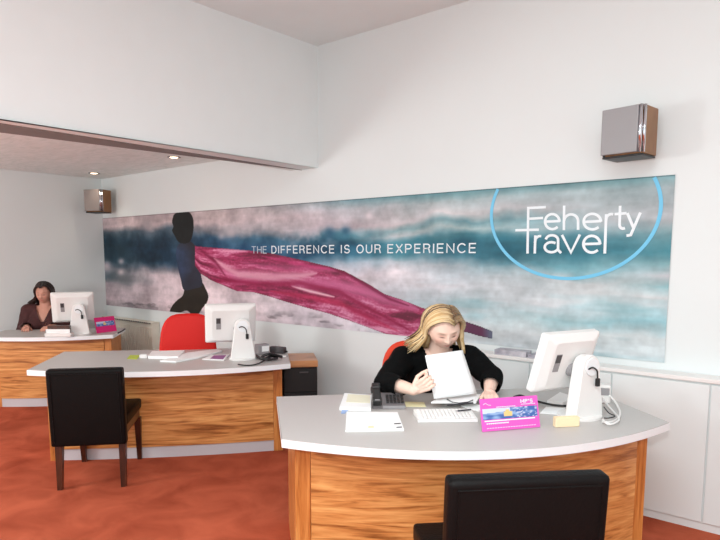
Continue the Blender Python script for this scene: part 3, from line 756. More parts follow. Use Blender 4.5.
def hand(bm, wrist, fwd, back, thumb, curl, s=1.0):
    """palm + five fingers; fwd: wrist to knuckles, back: out of the back of the hand, thumb: toward the thumb side"""
    f = Vector(fwd).normalized(); b = Vector(back); b = (b-f*b.dot(f)).normalized(); sd = f.cross(b)
    if sd.dot(Vector(thumb)) < 0: sd = -sd
    w = Vector(wrist)
    capsule(bm, w-f*.01*s, w+f*.02*s, .026*s, .026*s, 2)
    for k in (-1.5, -.5, .5, 1.5):
        capsule(bm, w+f*.012*s+sd*k*.011*s, w+f*.085*s+sd*k*.0195*s, .015*s, .0125*s, 2)
    for k, ln, sp in ((1.5, .072, .10), (.5, .08, .02), (-.5, .074, -.05), (-1.5, .058, -.14)):
        p_ = w+f*.088*s+sd*k*.0198*s; a = 0
        for j, (fr, r) in enumerate(((.45, .0092), (.31, .0084), (.24, .0074))):
            a += curl[j]*(1+.06*k)
            d = (f*math.cos(a)-b*math.sin(a)+sd*sp*.6).normalized()
            n_ = p_+d*ln*fr*s; capsule(bm, p_, n_, r*s, (r-.0008)*s, 2); p_ = n_
    p_ = w+f*.025*s+sd*.026*s-b*.006*s
    for d, ln, r0, r1 in (((f*.72+sd*.55-b*.45), .042, .0145, .0115), ((f*.9+sd*.05-b*.5), .034, .011, .0095), ((f*.9-sd*.15-b*.45), .028, .0092, .008)):
        n_ = p_+d.normalized()*ln*s; capsule(bm, p_, n_, r0*s, r1*s, 2); p_ = n_
def person(label, loc, rz, J, skin=(244, 208, 190), hairc=None, hairstyle='long', voxel=.0032, jacket='jacket'):
    root = thing('person', label, 'person', loc, rz)
    V = Vector
    Mh = Matrix.Translation(J['head']) @ Matrix.Rotation(J['hyaw'], 4, 'Z') @ Matrix.Rotation(J['hroll'], 4, 'Y') @ Matrix.Rotation(-J['hpitch'], 4, 'X') @ Matrix.Diagonal((J.get('hs', 1)*J.get('hw', 1), J.get('hs', 1), J.get('hs', 1), 1))
    sR, sL, eR, eL, wR, wL = (V(J[k]) for k in ('sR', 'sL', 'eR', 'eL', 'wR', 'wL'))
    neck = V(J['neck']); chest = V(J['chest']); waist = V(J['waist']); pel = V(J['pelvis'])
    kR, kL, aR, aL = (V(J[k]) for k in ('kR', 'kL', 'aR', 'aL'))
    hips = [V((.10, pel.y, pel.z)), V((-.10, pel.y, pel.z))]
    bm = BM(); headmesh(bm, Mh)
    capsule(bm, neck-V((0, .015, .05)), Mh @ V((0, -.03, -.05)), .066, .056, 3)
    ell(bm, chest, (.165, .105, .19)); ell(bm, waist, (.15, .11, .15)); ell(bm, pel, (.17, .13, .11))
    for s_, e_, w_ in ((sR, eR, wR), (sL, eL, wL)):
        capsule(bm, neck-V((0, .02, .05)), s_, .055, .058); capsule(bm, s_, e_, .054, .042)
        m_ = e_.lerp(w_, .3); capsule(bm, e_, m_, .042, .043); capsule(bm, m_, w_, .043, .028)
    for h_, k_, a_ in ((hips[0], kR, aR), (hips[1], kL, aL)):
        capsule(bm, h_, k_, .085, .06); m_ = k_.lerp(a_, .3); capsule(bm, k_, m_, .056, .056); capsule(bm, m_, a_, .056, .038)
        capsule(bm, a_+V((0, -.02, -.045)), a_+V((0, .14, -.058)), .033, .026)
    hand(bm, wR, *J['hR']); hand(bm, wL, *J['hL'])
    me = fuse(bm, voxel, 2)
    co = verts_np(me)
    Mi = np.array(Mh.inverted()); loc_ = co @ Mi[:3, :3].T+Mi[:3, 3]
    base = np.array([lin(c) for c in skin]); cols = np.tile(base, (len(co), 1))
    nx = np.array([.075, .092, .113]); d = loc_/nx; rr_ = np.linalg.norm(d, axis=1); d = d/np.maximum(rr_[:, None], 1e-6)
    on = (rr_ < 1.5) & (d[:, 1] > .3)
    def paint(cx, cz, sx, sz, c, a):
        g = np.exp(-((d[:, 0]-cx)/sx)**2-((d[:, 2]-cz)/sz)**2)*a*on
        cols[:] = cols*(1-g[:, None])+np.array([lin(q_) for q_ in c])*g[:, None]
    for s in (-1, 1):
        paint(s*.55, -.25, .22, .18, (236, 160, 140), .45)
        paint(s*.38, .02, .20, .10, (206, 150, 132), .6)
        paint(s*.38, -.035, .16, .028, (70, 44, 36), 1)
        paint(s*.38, .19, .2, .028, (160, 116, 84), .8)
        paint(s*.10, -.31, .05, .03, (190, 120, 104), .7)
    paint(0, -.515, .17, .06, (208, 112, 108), .8); paint(0, -.52, .19, .012, (140, 70, 70), .8)
    set_cols(me, np.concatenate([cols, np.ones((len(co), 1))], 1))
    body = mesh_obj('body', me, M['skin'], root)
    # jacket, one surface, neckline cut to a V
    bm = BM(); g = .018
    ell(bm, chest+V((0, -.005, 0)), (.205, .135, .215)); ell(bm, waist, (.195, .145, .19)); ell(bm, pel+V((0, 0, .05)), (.205, .16, .12))
    ell(bm, chest+V((.085, .085, -.03)), (.09, .08, .10)); ell(bm, chest+V((-.085, .085, -.03)), (.09, .08, .10))
    for s_, e_, w_, c_ in ((sR, eR, wR, J['cuffR']), (sL, eL, wL, J['cuffL'])):
        capsule(bm, neck-V((0, .035, .055)), s_, .075, .08); capsule(bm, s_, e_, .079, .064)
        capsule(bm, e_, e_.lerp(w_, c_), .064, .055)
    me = fuse(bm, .006, 3)
    b2 = BM(); b2.from_mesh(me); bpy.data.meshes.remove(me)
    kill = []
    for v in b2.verts:
        x, y, z = v.co
        dz = z-(chest.z+.02)
        if y > chest.y+.02 and dz > 0 and abs(x-neck.x*.5) < .012+.42*dz: kill.append(v)
        elif (v.co-V((neck.x, neck.y, neck.z+.03))).length < .078 and y > neck.y-.06 and z > neck.z-.03: kill.append(v)
        else:
            n_ = mnoise.noise(v.co*14)*.006+mnoise.noise(V((x*6, y*6, z*22)))*.005
            v.co += v.normal*n_
    bmesh.ops.delete(b2, geom=kill, context='VERTS')
    # open the cuffs
    kill = []
    for e_, w_, c_ in ((eR, wR, J['cuffR']), (eL, wL, J['cuffL'])):
        ax = (w_-e_).normalized(); end = e_.lerp(w_, c_)
        for v in b2.verts:
            rel = v.co-end
            if rel.dot(ax) > .008 and rel.length < .12: kill.append(v)
    bmesh.ops.delete(b2, geom=list(set(kill)), context='VERTS')
    obj('jacket', b2, M[jacket], root, smooth=True)
    bm = BM()
    ell(bm, pel+V((0, 0, -.005)), (.2, .165, .125))
    for h_, k_, a_ in ((hips[0], kR, aR), (hips[1], kL, aL)):
        capsule(bm, h_, k_, .105, .075); capsule(bm, k_, a_.lerp(k_, .06), .074, .055)
    mesh_obj('trousers', fuse(bm, .008, 2), M['trouser'], root)
    for a_ in (aR, aL):
        bm = BM(); capsule(bm, a_+V((0, -.025, -.045)), a_+V((0, .15, -.055)), .042, .034); capsule(bm, a_+V((0, -.02, -.04)), a_+V((0, 0, .0)), .045, .044)
        me = fuse(bm, .005, 2); mesh_obj('shoe', me, M['shoe'], root)
    # hair
    def sc_pt(th, ph_, k):
        # th: 0 at the crown .. ; x right, ph_ fore-aft position
        return V((.075*k*math.sin(th), .096*k*ph_, .113*k*math.cos(th)))
    tones = hairc
    allv = []; allf = []; allc = []
    bm = BM(); cl_ = []
    tmp = bmesh.new(); bmesh.ops.create_icosphere(tmp, subdivisions=5, radius=1)
    kill = [v for v in tmp.verts if (v.co.y > .02+.1*abs(v.co.x) and v.co.z < .60+.25*abs(v.co.y)-.35*(abs(v.co.x) > .72)) or v.co.z < -.45]
    for v in tmp.verts:
        x, y, z = v.co; k = 1.075+.025*math.sin(x*38+y*9)*.4
        v.co = V((x*.075*k, (y*.092 if y > 0 else y*.099)*k, z*.113*k))
    bmesh.ops.delete(tmp, geom=kill, context='VERTS')
    for v in tmp.verts: v.co = Mh @ v.co
    me = bpy.data.meshes.new('t'); tmp.to_mesh(me); tmp.free(); bm.from_mesh(me); bpy.data.meshes.remove(me)
    cl_ += [tones[1]]*len(bm.verts)
    R = random.Random(5)
    xp = J.get('part', -.018)
    if hairstyle == 'long':
        N = 240
        for i in range(N):
            side = 1 if i % 5 < 3 else -1
            q_ = R.random(); ys = .084-.165*q_
            ye = (.008 if side > 0 else .014)-.10*q_**.8
            k = 1.085+R.random()*.075
            pts = []
            # from the parting over the skull to ear height
            a_end = SD(98)
            a0_ = math.asin(max(-1, min(1, xp/.075)))
            for j in range(8):
                t_ = j/7; a = a0_+(side*a_end-a0_)*t_
                y_ = ys+(ye-ys)*(t_**.8)
                zfac = math.sqrt(max(.05, 1-(min(.99, abs(y_)/.1))**2)) if t_ < .6 else 1
                zf = 1-(1-math.sqrt(max(.12, 1-(y_/.105)**2)))*(1-t_)
                lift = .012*math.sin(PI*t_)
                dip = -.022*math.sin(PI*min(1, t_*1.2))*max(0, 1-q_*3) if side > 0 else 0
                pts.append(Mh @ V((.075*k*math.sin(a)*(1+.03*t_), y_*k+.014*math.sin(PI*t_)*max(0, 1-q_*3), .113*k*math.cos(a)*zf+lift*.4+dip)))
            e_ = pts[-1]; ln = (.075 if side > 0 else .095)+R.random()*.05+.02*(q_)
            outx = (.058 if side > 0 else .012)*(.4+R.random())+.01
            oxd = (Mh.to_3x3() @ V((side, 0, 0))); oxd.z = 0; oxd.normalize()
            fw = V((0, -.02-.05*q_ if side > 0 else -.02, 0))
            for j in range(1, 6):
                t_ = j/5
                pts.append(e_+V((0, 0, -ln*t_))+oxd*outx*t_*t_*1.2+fw*t_+V((R.uniform(-1, 1), R.uniform(-1, 1), 0))*.0025)
            rads = [.0035+.0075*math.sin(PI*min(1, .12+t_*.9))**.6 for t_ in [j/(len(pts)-1) for j in range(len(pts))]]
            rads[-1] = .0012
            n0 = len(bm.verts); tube(bm, pts, rads, 6, .6)
            tb = R.random(); c0 = tones[0] if tb < .5 else (tones[1] if tb < .82 else tones[2])
            for j in range(len(pts)):
                rt = max(0, 1-j/(5 if side < 0 else 2.5))*.8*(1 if side < 0 or R.random() < .5 else .3)
                cj = tuple(a_*(1-rt)+b_*rt for a_, b_ in zip(c0, tones[2]))
                cl_ += [cj]*6
        for i in range(70):   # hair at the back of the head
            x_ = R.uniform(-1, 1); pts = []
            for j in range(8):
                t_ = j/7; a = SD(20+100*t_)
                pts.append(Mh @ V((x_*.075*(.5+.5*t_), -.099*1.1*math.sin(a), .113*1.1*math.cos(a))))
            e_ = pts[-1]
            for j in range(1, 4): pts.append(e_+V((x_*.015*j, -.012*j, -.04*j)))
            tube(bm, pts, [.005+.007*math.sin(PI*min(1, .1+j/11)) for j in range(len(pts))], 6, .6)
            c0 = tones[0] if R.random() < .5 else tones[1]
            cl_ += [c0]*(6*len(pts))
    o = None
    me = bpy.data.meshes.new('hair'); bmesh.ops.recalc_face_normals(bm, faces=bm.faces); bm.to_mesh(me); bm.free()
    set_cols(me, [[lin(c[0]), lin(c[1]), lin(c[2]), 1] for c in cl_])
    mesh_obj('hair', me, M['hair'], root)
    return root, Mh

WP = Vector((-1.96, 3.2, 0)); wf = Vector((.68, -.733, 0)); WR = math.atan2(-.733, .68)-PI/2
Wm = Matrix.Translation(WP) @ Matrix.Rotation(WR, 4, 'Z')
wl = on_z(489, 393, .785); wl_l = Wm.inverted() @ wl
J = dict(head=(-.014, .228, 1.124), hyaw=SD(3), hroll=SD(4), hpitch=SD(26), neck=(0, .13, .985), chest=(0, .08, .80), waist=(0, .02, .63), pelvis=(0, -.02, .53),
         sR=(.20, .10, .925), sL=(-.205, .10, .925), eR=(.345, .33, .83), eL=(-.285, .30, .845), wR=(.215, .565, .835), wL=tuple(wl_l+Vector((-.0, .0, .01))),
         kR=(.14, .42, .52), kL=(-.14, .42, .52), aR=(.14, .40, .1), aL=(-.14, .40, .1), cuffR=.58, cuffL=.60, hs=1.06, hw=1.16,
         hR=((-.6, .62, .5), (.25, .9, -.15), (-.2, -.3, 1), (.75, 1.1, .8), 1.0), hL=((.15, .95, -.12), (0, .1, 1), (1, 0, 0), (.25, .35, .3), 1.0), part=-.02)
person('blonde woman in a black jacket at the near desk, looking down at a sheet', WP, WR, J,
       hairc=[(228, 202, 156), (202, 166, 114), (92, 68, 48)])
wch = WP-wf*.12-Vector((.733, .68, 0))*.055; wch.z = 0
office_chair('red swivel chair occupied by the blonde woman in black', wch, WR-SD(4), M['redback'], .965, .50)

# second clerk at the farthest desk, mostly behind the monitor
tp = Vector((-6.90, 3.0, 0))
J3 = dict(head=(0, .06, 1.13), hyaw=0, hroll=0, hpitch=SD(10), neck=(0, .03, .99), chest=(0, .02, .80), waist=(0, 0, .63), pelvis=(0, -.02, .53),
          sR=(.18, .02, .93), sL=(-.18, .02, .93), eR=(.235, .08, .72), eL=(-.235, .08, .72), wR=(.12, .26, .775), wL=(-.12, .26, .775),
          kR=(.12, .38, .52), kL=(-.12, .38, .52), aR=(.12, .36, .1), aL=(-.12, .36, .1), cuffR=.85, cuffL=.85,
          hR=((-.2, .95, 0), (0, .1, 1), (-1, 0, 0), (.3, .4, .3), 1.0), hL=((.2, .95, 0), (0, .1, 1), (1, 0, 0), (.3, .4, .3), 1.0), part=0)
person('dark haired person seated at the farthest desk, mostly hidden by the monitor', tp, DR+PI, J3, skin=(206, 150, 130),
       hairc=[(52, 32, 26), (44, 28, 22), (26, 18, 16)], voxel=.006, jacket='maroon')
bm = BM(); cyl(bm, (0, 0, .36), (0, 0, .398), .16, .165, 24)
st_ = thing('stool', 'dark round stool under the person at the farthest desk', 'stool', (tp.x, tp.y, 0), DR+PI)
obj('seat', bm, M['black'], st_)
bm = BM(); cyl(bm, (0, 0, .02), (0, 0, .3595), .03); obj('column', bm, M['chrome'], st_)
bm = BM(); cyl(bm, (0, 0, 0), (0, 0, .02), .19, .17, 24); obj('base', bm, M['chrome'], st_)

# ------------------------------------------------------------------ things on the near desk
ZT = .7412
# the sheet she reads, leaning back in her hand
TL, TR = on_y(0, 0, 1), None
def wpt(x, y, z): return Wm @ Vector((x, y, z))
def paper_mesh(p00, p10, p11, p01, bow=.012, n=10):
    bm = BM(); g = []
    nrm = (Vector(p10)-Vector(p00)).cross(Vector(p01)-Vector(p00)).normalized()
    for j in range(n+1):
        r = []
        for i in range(n+1):
            a, b = i/n, j/n
            p = Vector(p00)*(1-a)*(1-b)+Vector(p10)*a*(1-b)+Vector(p11)*a*b+Vector(p01)*(1-a)*b
            r.append(bm.verts.new(p+nrm*bow*math.sin(PI*a)))
        g.append(r)
    for j in range(n):
        for i in range(n): bm.faces.new((g[j][i], g[j][i+1], g[j+1][i+1], g[j+1][i]))
    return bm
def at(px_, py_, d):
    x = (px_-CX)/F*d; y = -(py_-CY)/F*d
    f = d*math.cos(PITCH)+y*math.sin(PITCH); u = -d*math.sin(PITCH)+y*math.cos(PITCH)
    return Vector((FX*f+RX*x, FY*f+RY*x, H+u))
bm = paper_mesh(at(434, 399, 3.2), at(477, 393.5, 3.3), at(462.5, 350, 3.3), at(425, 355.5, 3.22))
o = obj('paper_sheet', bm, M['paper'], smooth=True); tag(o, 'blank white sheet held upright in the woman\'s hand', 'paper')
so = o.modifiers.new('s', 'SOLIDIFY'); so.thickness = .0006

def flat_quad(name, pts, h, m, label, cat, z=ZT, group=None, parent=None):
    p = [on_z(a, b, z+h) for a, b in pts]
    bm = BM(); prism(bm, [(v.x, v.y) for v in p], z, z+h)
    o = obj(name, bm, m, parent)
    if label: tag(o, label, cat, group)
    return o
fq = flat_quad('paper_stack', [(345.5, 430), (404, 429), (397.5, 412), (346.5, 411.5)], .010, M['paper'], 'white paper stack at the front left of the near desk', 'paper stack')
flat_quad('logo_mark', [(368, 428), (374, 427.7), (373.6, 425.8), (368.4, 425.9)], .0004, M['carton'], None, None, z=ZT+.0102, parent=fq)
flat_quad('text_line', [(394, 424.2), (401, 423.8), (400.4, 422.8), (394, 423.2)], .0004, M['ink'], None, None, z=ZT+.0102, parent=fq)
flat_quad('text_line', [(396.5, 427.8), (402.2, 427.4), (401.8, 426.4), (396.4, 426.8)], .0004, M['ink'], None, None, z=ZT+.0102, parent=fq)
fq = flat_quad('booklet_stack', [(339.5, 407), (371, 408), (371.5, 395), (344.5, 393)], .018, M['paper'], 'white booklet stack with cream top sheet left of the telephone', 'paper stack')
flat_quad('top_sheet', [(346, 402), (370, 403), (370, 395.3), (348, 394)], .001, M['cream'], None, None, z=ZT+.0183, parent=fq)
fq = flat_quad('folder', [(341, 413), (345, 413), (350, 408), (343, 407)], .003, M['blue'], 'small blue card edge under the white booklets', 'card')
# telephone
ph = thing('telephone', 'black desk telephone with upright handset beside the woman\'s arm', 'telephone', on_z(388.3, 408, ZT), math.atan2(RY, RX))
bm = BM()
loft(bm, [[(-.085, -.02, 0), (.09, -.02, 0), (.09, .12, 0), (-.085, .12, 0)], [(-.085, -.02, .018), (.09, -.02, .018), (.085, .12, .055), (-.08, .12, .055)]])
obj('base', bm, M['phonegrey'], ph)
bm = BM(); box(bm, -.03, .088, -.024, -.0205, .002, .018); obj('front_strip', bm, M['grey'], ph)
tl = Matrix.Translation((.03, .05, .038)) @ Matrix.Rotation(math.atan2(.037, .14), 4, 'X')
for r in range(3):
    for c in range(5):
        bm = BM(); box(bm, -.04+c*.0195, -.025+c*.0195, -.05+r*.032, -.028+r*.032, .0015, .007, .0015, 1, mx=tl); obj('key', bm, M['black'], ph)
bm = BM(); hl = Matrix.Translation((-.06, .05, .055)) @ Matrix.Rotation(math.atan2(.037, .14), 4, 'X')
box(bm, -.021, .021, -.09, .09, .004, .024, .008, 3, mx=hl); box(bm, -.024, .024, -.095, -.045, -.012, .022, .008, 3, mx=hl); box(bm, -.024, .024, .045, .10, -.012, .03, .008, 3, mx=hl)
hs = obj('handset', bm, M['black'], ph, smooth=False)
bm = BM(); box(bm, -.013, .013, -.092, -.075, .0225, .0235, mx=hl); obj('speaker_slot', bm, M['grey'], hs)
# keyboard
def keyboard(label, a, b, c, d):
    a, b, c, d = (on_z(*p, ZT+.02) for p in (a, b, c, d))   # back left, front left, front right, back right
    ux = (c-b).normalized(); w = (c-b).length; mid = (b+c)/2
    vy = Vector((-ux.y, ux.x, 0)); dep = .155
    t = thing('keyboard', label, 'keyboard', (mid.x, mid.y, ZT), math.atan2(ux.y, ux.x))
    bm = BM()
    loft(bm, [[(-w/2, 0, 0), (w/2, 0, 0), (w/2, dep, 0), (-w/2, dep, 0)], [(-w/2, 0, .014), (w/2, 0, .014), (w/2, dep, .026), (-w/2, dep, .026)]]); obj('case', bm, M['white'], t)
    kt = Matrix.Translation((0, 0, .0145)) @ Matrix.Rotation(math.atan2(.012, dep), 4, 'X')
    bm = BM(); n = int(w/.0195)-1
    for r in range(6):
        for k in range(n):
            x = -w/2+.012+k*.0195
            if r == 0 and 3 < k < 9: continue
            box(bm, x, x+.0165, .012+r*.022, .030+r*.022, 0, .006, .0015, 1, mx=kt)
        if r == 0: box(bm, -w/2+.012+4*.0195, -w/2+.012+9*.0195-.003, .012, .030, 0, .006, .0015, 1, mx=kt)
    k = obj('keys', bm, M['white'], t); k['kind'] = 'stuff'
    return t
keyboard('white keyboard in front of the woman\'s hand', (402, 406), (418, 418.5), (478, 418), (470, 402))
flat_quad('sticky_note', [(406, 406), (426, 406.5), (424, 402), (404, 401.5)], .003, M['sticky'], 'pale yellow note pad between telephone and keyboard', 'note pad')
flat_quad('paper_sheet', [(431, 402), (476, 402), (481, 394), (444, 394)], .008, M['paper'], 'white loose papers lying under the sheet she holds', 'paper', z=ZT+.0275)
o = sheet('paper_sheet', on_z(476, 408, ZT), .09, .13, .006, DR+.4, M['paper'], 'small white slip between keyboard and pink leaflet', 'paper')
for a, b, lab in (((455.5, 411), (471, 409.5), 'dark pen lying across the white keyboard, nearer the front'), ((445, 405.5), (473, 402.8), 'dark pen at the back of the keyboard under the papers')):
    pa, pb = on_z(*a, ZT+.035), on_z(*b, ZT+.035)
    md = (pa+pb)/2; t = thing('pen', lab, 'pen', md, math.atan2(pb.y-pa.y, pb.x-pa.x), 'pens on the keyboard'); hl_ = (pb-pa).length/2
    bm = BM(); cyl(bm, (-hl_+.012, 0, 0), (hl_, 0, 0), .004, n=10); obj('barrel', bm, M['ink'], t)
    bm = BM(); cyl(bm, (-hl_, 0, 0), (-hl_+.0115, 0, 0), .0008, .0036, 10); obj('tip', bm, M['grey'], t)
# arc of a ring-bound cord on the papers
bm = BM(); tube(bm, [on_z(*p, ZT+.040) for p in ((447, 399), (452, 402), (459, 403), (468, 402), (473, 400))], .0025, 6)
o = obj('cord', bm, M['ink'], smooth=True); tag(o, 'thin dark cord curving over the loose papers', 'cord')

# leaflet displays
def leaflet(label, p0, p1, h, mcol, pic, lean=14, words=True):
    p0, p1 = Vector(p0), Vector(p1); ux = (p1-p0).normalized(); w = (p1-p0).length; mid = (p0+p1)/2
    t = thing('leaflet_stand', label, 'leaflet', (mid.x, mid.y, .7405), math.atan2(ux.y, ux.x))
    Lm = Matrix.Rotation(SD(-lean), 4, 'X')
    bm = BM(); box(bm, -w/2, w/2, 0, .004, 0.002, h, .001, 1, mx=Lm); c = obj('card', bm, mcol, t)
    # folded strut and a white card behind
    bm = BM(); yb = math.sin(SD(lean))*h
    loft(bm, [[(-w*.3, yb*.86, h*.8), (w*.3, yb*.86, h*.8), (w*.3, yb*.86+.003, h*.8), (-w*.3, yb*.86+.003, h*.8)], [(-w*.3, yb+.055, 0), (w*.3, yb+.055, 0), (w*.3, yb+.058, 0), (-w*.3, yb+.058, 0)]]); obj('strut', bm, M['paper'], t)
    # printed picture strip
    nx_, nz_ = 60, 22; me = bpy.data.meshes.new('picture'); vv_ = []; cc = []
    x0, x1, z0, z1 = pic
    for j in range(nz_):
        for i in range(nx_):
            a, b = i/(nx_-1), j/(nz_-1)
            vv_.append(Lm @ Vector((-w/2+w*(x0+(x1-x0)*a), -.0008, h*(z0+(z1-z0)*b))))
            nn = mnoise.noise(Vector((a*9, b*5, 1.3))); n2_ = mnoise.noise(Vector((a*22, b*9, 4.1)))
            col_ = Vector((150, 178, 214)).lerp(Vector((70, 104, 170)), min(1, max(0, .5+nn*1.2-.5*(b-.5)+.3*(a > .55))))
            if n2_ > .25 and a > .55: col_ = Vector((206, 206, 224))
            if a < .5 and b > .55+.3*a: col_ = Vector((204, 214, 236))
            if .38 < a < .53 and (.22 < b < .82) and abs(a-.455) < .075-.04*(b > .62): col_ = Vector((232, 196, 128))
            cc.append([lin(col_.x), lin(col_.y), lin(col_.z), 1])
    fs_ = [(j*nx_+i, j*nx_+i+1, (j+1)*nx_+i+1, (j+1)*nx_+i) for j in range(nz_-1) for i in range(nx_-1)]
    me.from_pydata(vv_, [], fs_); set_cols(me, cc); mesh_obj('picture', me, M['photo'], c, smooth=False)
    if words:
        def stroke(bm, pts, r=.0022):
            tube(bm, [Lm @ Vector((-w/2+w*a, -.0012, h*b)) for a, b in pts], r, 5)
        bm = BM()   # white heading, its small print and the wave mark at top left
        Lh = Matrix.Translation((0, 0, 0))
        for pts in ([(.70, .80), (.70, .90), (.725, .83), (.75, .90), (.75, .80)], [(.775, .80), (.775, .90), (.81, .89), (.81, .85), (.775, .85)], [(.835, .90), (.84, .86)], [(.90, .89), (.865, .89), (.865, .85), (.90, .845), (.90, .80), (.865, .80)]): stroke(bm, pts, .0026)
        for a in np.arange(.70, .93, .028): stroke(bm, [(a, .755), (a+.02, .757)], .002)
        for a in np.arange(.27, .58, .03): stroke(bm, [(a, .72), (a+.022, .722)], .002)
        stroke(bm, [(.05, .82), (.09, .86), (.14, .80), (.18, .79)], .0014)
        obj('print', bm, M['letter'], c)
        bm = BM()
        box(bm, -w/2+w*.05, w/2-w*.08, -.0010, -.0002, h*.30, h*.335, mx=Lm)
        for a in np.arange(.08, .45, .035): stroke(bm, [(a, .235), (a+.024, .24)], .0035)
        for a in np.arange(.08, .9, .045): stroke(bm, [(a, .10), (a+.03, .105)], .0016)
        obj('print', bm, M['letter'], c)
    return t
leaflet('pink travel leaflet stand with a blue picture strip on the near desk', on_z(482.5, 432.5, .7405), on_z(540.5, 427.5, .7405), .152, M['pink'], (.03, .97, .36, .69))
pz = on_z(97, 333.5, .7405); pz2 = on_z(117, 331, .7405)
leaflet('hot pink leaflet stand beside the distant monitor on the farthest desk', pz, pz2, .165, M['hotpink'], (.05, .95, .42, .72), words=False)
# peach carton
yb0, yb1 = on_z(555.5, 427.5, ZT), on_z(579.5, 426.5, ZT); ux = (yb1-yb0).normalized(); w = (yb1-yb0).length
bx_ = thing('small_box', 'small peach carton in front of the near monitor foot', 'box', (yb0+yb1)/2, math.atan2(ux.y, ux.x))
bm = BM(); box(bm, -w/2, w/2, 0, .028, 0, .046, .0015, 1); bb = obj('carton', bm, M['carton'], bx_)
bm = BM(); box(bm, -w/2+.004, w/2-.004, .002, .026, .0462, .0475); obj('lid_flap', bm, M['carton'], bb)
# white papers and a second keyboard around the monitor
flat_quad('paper_sheet', [(540, 413), (561, 414.5), (565, 408), (546, 406.5)], .003, M['paper'], 'white sheet left of the near monitor foot', 'paper')
keyboard('white keyboard tucked under the tilted near monitor screen', (548, 396), (545, 402), (568, 404), (570, 392)) if False else None
flat_quad('booklet_stack', [(547, 400.5), (563, 402.5), (575, 397), (560, 392)], .02, M['white'], 'white booklet pile under the tilted near monitor screen', 'paper stack')
bm = BM(); tube(bm, curve([on_z(*p, ZT+.012) for p in ((514, 397), (521, 395.5), (533, 400), (548, 404), (558, 405.5), (568, 406))], 4), [.006]*21, 8)
o = obj('cable', bm, M['black'], smooth=True); tag(o, 'thick black cable running from the pink leaflet to the near monitor', 'cable')
flat_quad('notebook', [(516, 400.5), (535, 405), (538, 400.5), (522, 395.8)], .006, M['black'], 'black notebook behind the pink leaflet', 'notebook')
# plug box and cable loops
pb = thing('socket_box', 'white socket box with grey front right of the near monitor', 'socket', on_z(604, 402, ZT), DR-.5)
bm = BM(); box(bm, -.034, .03, -.03, .03, 0, .10, .006, 2); obj('housing', bm, M['white'], pb)
bm = BM(); box(bm, -.024, .024, -.0335, -.0305, .045, .085, .001, 1); obj('front', bm, M['grey'], pb)
def cable(label, pts, r, m, zz=None, group='cables beside the near monitor'):
    P_ = [on_z(a, b, ZT+h) for a, b, h in pts]
    bm = BM(); tube(bm, curve(P_, 6), r, 8); o = obj('cable', bm, m, smooth=True); return tag(o, label, 'cable', group)
cable('outer white cable looping right of the near monitor', [(600, 390, .07), (612, 398, .035), (619, 409, .006), (619, 417, .006), (611, 422, .006), (602, 421.8, .006)], .006, M['white'])
cable('inner white cable crossing the loop right of the near monitor', [(603, 399, .03), (611, 409, .012), (619, 419, .014), (612, 424, .012), (606, 423, .016), (603, 419.5, .02)], .005, M['white'])
cable('thin black cable among white loops right of the near monitor', [(604, 407, .03), (609, 413, .03), (615, 416, .03), (609, 418, .03), (604, 418, .03)], .003, M['black'])

# ------------------------------------------------------------------ things on the middle desk
flat_quad('highlighted_slip', [(127, 358.5), (137, 359), (140, 355), (130, 355)], .003, M['lime'], 'lime green slip on the middle desk, left of its papers', 'paper')
bm = BM(); box(bm, -.03, .03, -.02, .02, 0, .03, .003, 1); o = obj('card_box', bm, M['white']); o.location = on_z(144, 358, ZT); o.rotation_euler = (0, 0, YAW); tag(o, 'tiny white box between the lime slip and white papers', 'box')
flat_quad('paper_stack', [(148, 356), (178, 356.5), (185, 350), (152, 351)], .022, M['paper'], 'white paper stack behind the white box on the middle desk', 'paper stack')
flat_quad('paper_stack', [(160, 360.5), (176, 361), (198, 357), (222, 350.5), (216, 349), (187, 352.5)], .012, M['paper'], 'fanned white papers running to the middle monitor', 'paper stack')
fq = flat_quad('brochure', [(202, 359), (224, 360), (229, 354.5), (211, 355)], .006, M['paper'], 'violet printed brochure left of the middle monitor foot', 'brochure')
flat_quad('picture', [(210, 358.6), (223, 359.2), (226.5, 355), (214, 355.4)], .0006, M['violet'], None, None, z=ZT+.0062, parent=fq)
# clutter of adapters and cables right of the middle monitor
ad_ = thing('power_adapter', 'grey power adapter among black cables on the middle desk', 'adapter', on_z(262, 354, ZT), DR+.5)
bm = BM(); box(bm, -.05, .05, -.035, .035, 0, .085, .01, 2); obj('housing', bm, M['grey'], ad_)
bm = BM(); box(bm, -.02, .045, -.037, -.0355, .025, .07, .0006, 1); obj('label_plate', bm, M['paper'], ad_)
ad2 = thing('power_adapter', 'long dark power adapter at the right end of the middle desk', 'adapter', on_z(278, 353, ZT+.0), DR-.6)
bm = BM(); box(bm, -.07, .07, -.025, .025, 0, .055, .012, 2); obj('housing', bm, M['darkgrey'], ad2)
bm = BM(); cyl(bm, (.0705, 0, .018), (.09, 0, .018), .008); obj('lead_boot', bm, M['black'], ad2)
cable('tangled black cable in front of the adapters on the middle desk', [(255, 355, .01), (263, 359, .015), (272, 356, .03), (277, 358, .012), (268, 359.5, .02), (262, 357, .03), (270, 354, .05), (282, 357, .014)], .011, M['black'], group='cables on the middle desk')
cable('black cable curling around the middle monitor foot', [(238, 364.2, .006), (246, 365.4, .006), (255, 364.6, .006), (262, 361.8, .006), (265, 359.8, .006)], .005, M['black'], group='cables on the middle desk')
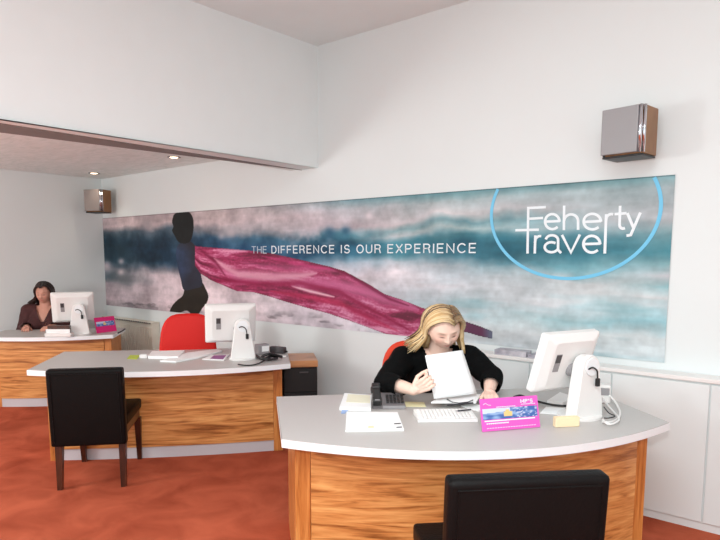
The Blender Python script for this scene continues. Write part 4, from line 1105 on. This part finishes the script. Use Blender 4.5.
bm = BM(); box(bm, -.018, .018, -.012, .012, 0, .012, .002, 1); o = obj('plug', bm, M['white']); o.location = on_z(284, 357, ZT); o.rotation_euler = (0, 0, .6); tag(o, 'small white plug at the right end of the middle desk', 'plug')

# ------------------------------------------------------------------ things on the farthest desk
t3 = thing('card_rack', 'white card rack with dark cards left of the distant monitor stand', 'rack', on_z(60, 336.5, ZT), YAW)
bm = BM(); box(bm, -.14, .12, -.03, .05, 0, .035, .004, 1); obj('tray', bm, M['white'], t3)
bm = BM(); box(bm, -.12, .10, -.005, .03, .0355, .11, .002, 1); obj('cards', bm, M['wood_dark'], t3)
bm = BM(); box(bm, -.13, .11, -.02, -.008, .0355, .075, .002, 1); obj('front_card', bm, M['paper'], t3)
cable('black cable draped over the end of the farthest desk', [(118, 333, .01), (122, 331, .02), (125, 329, .03)], .008, M['darkgrey'], group='cable on the farthest desk')

# ------------------------------------------------------------------ light
w = bpy.data.worlds.new('street daylight'); bpy.context.scene.world = w; w.use_nodes = True
w.node_tree.nodes['Background'].inputs[0].default_value = (.91, .985, 1.0, 1); w.node_tree.nodes['Background'].inputs[1].default_value = 1.5
def light(name, kind, loc, energy, size=.2, color=(1, 1, 1), rot=None, **k):
    l = bpy.data.lights.new(name, kind); l.energy = energy; l.color = color
    if kind == 'AREA': l.size = size
    else: l.shadow_soft_size = size
    for a, b in k.items(): setattr(l, a, b)
    o = bpy.data.objects.new(name, l); C.objects.link(o); o.location = loc
    if rot: o.rotation_euler = rot
    return o
light('camera_flash', 'POINT', (.02, .0, H+.24), 86, .05, (.98, .99, 1))
light('ambient_fill', 'AREA', (-.4, .2, ZH-.05), 100, 1.8, (.90, .98, 1))  # added overhead fill for room ambience, no visible fitting
light('left_fill', 'POINT', (-4.8, -.9, 1.75), 175, .3, (1, .97, .945))  # added fill out of view, lifts the low ceiling and left walls
for o_ in (1, 2):
    p = dl0.location if o_ == 1 else d.location
    light('downlight_lamp', 'SPOT', (p.x, p.y, p.z-.03), 4, .04, (1, .86, .7), spot_size=SD(110), spot_blend=.8)

sc_ = bpy.context.scene
sc_.view_settings.view_transform = 'Standard'; sc_.view_settings.look = 'None'
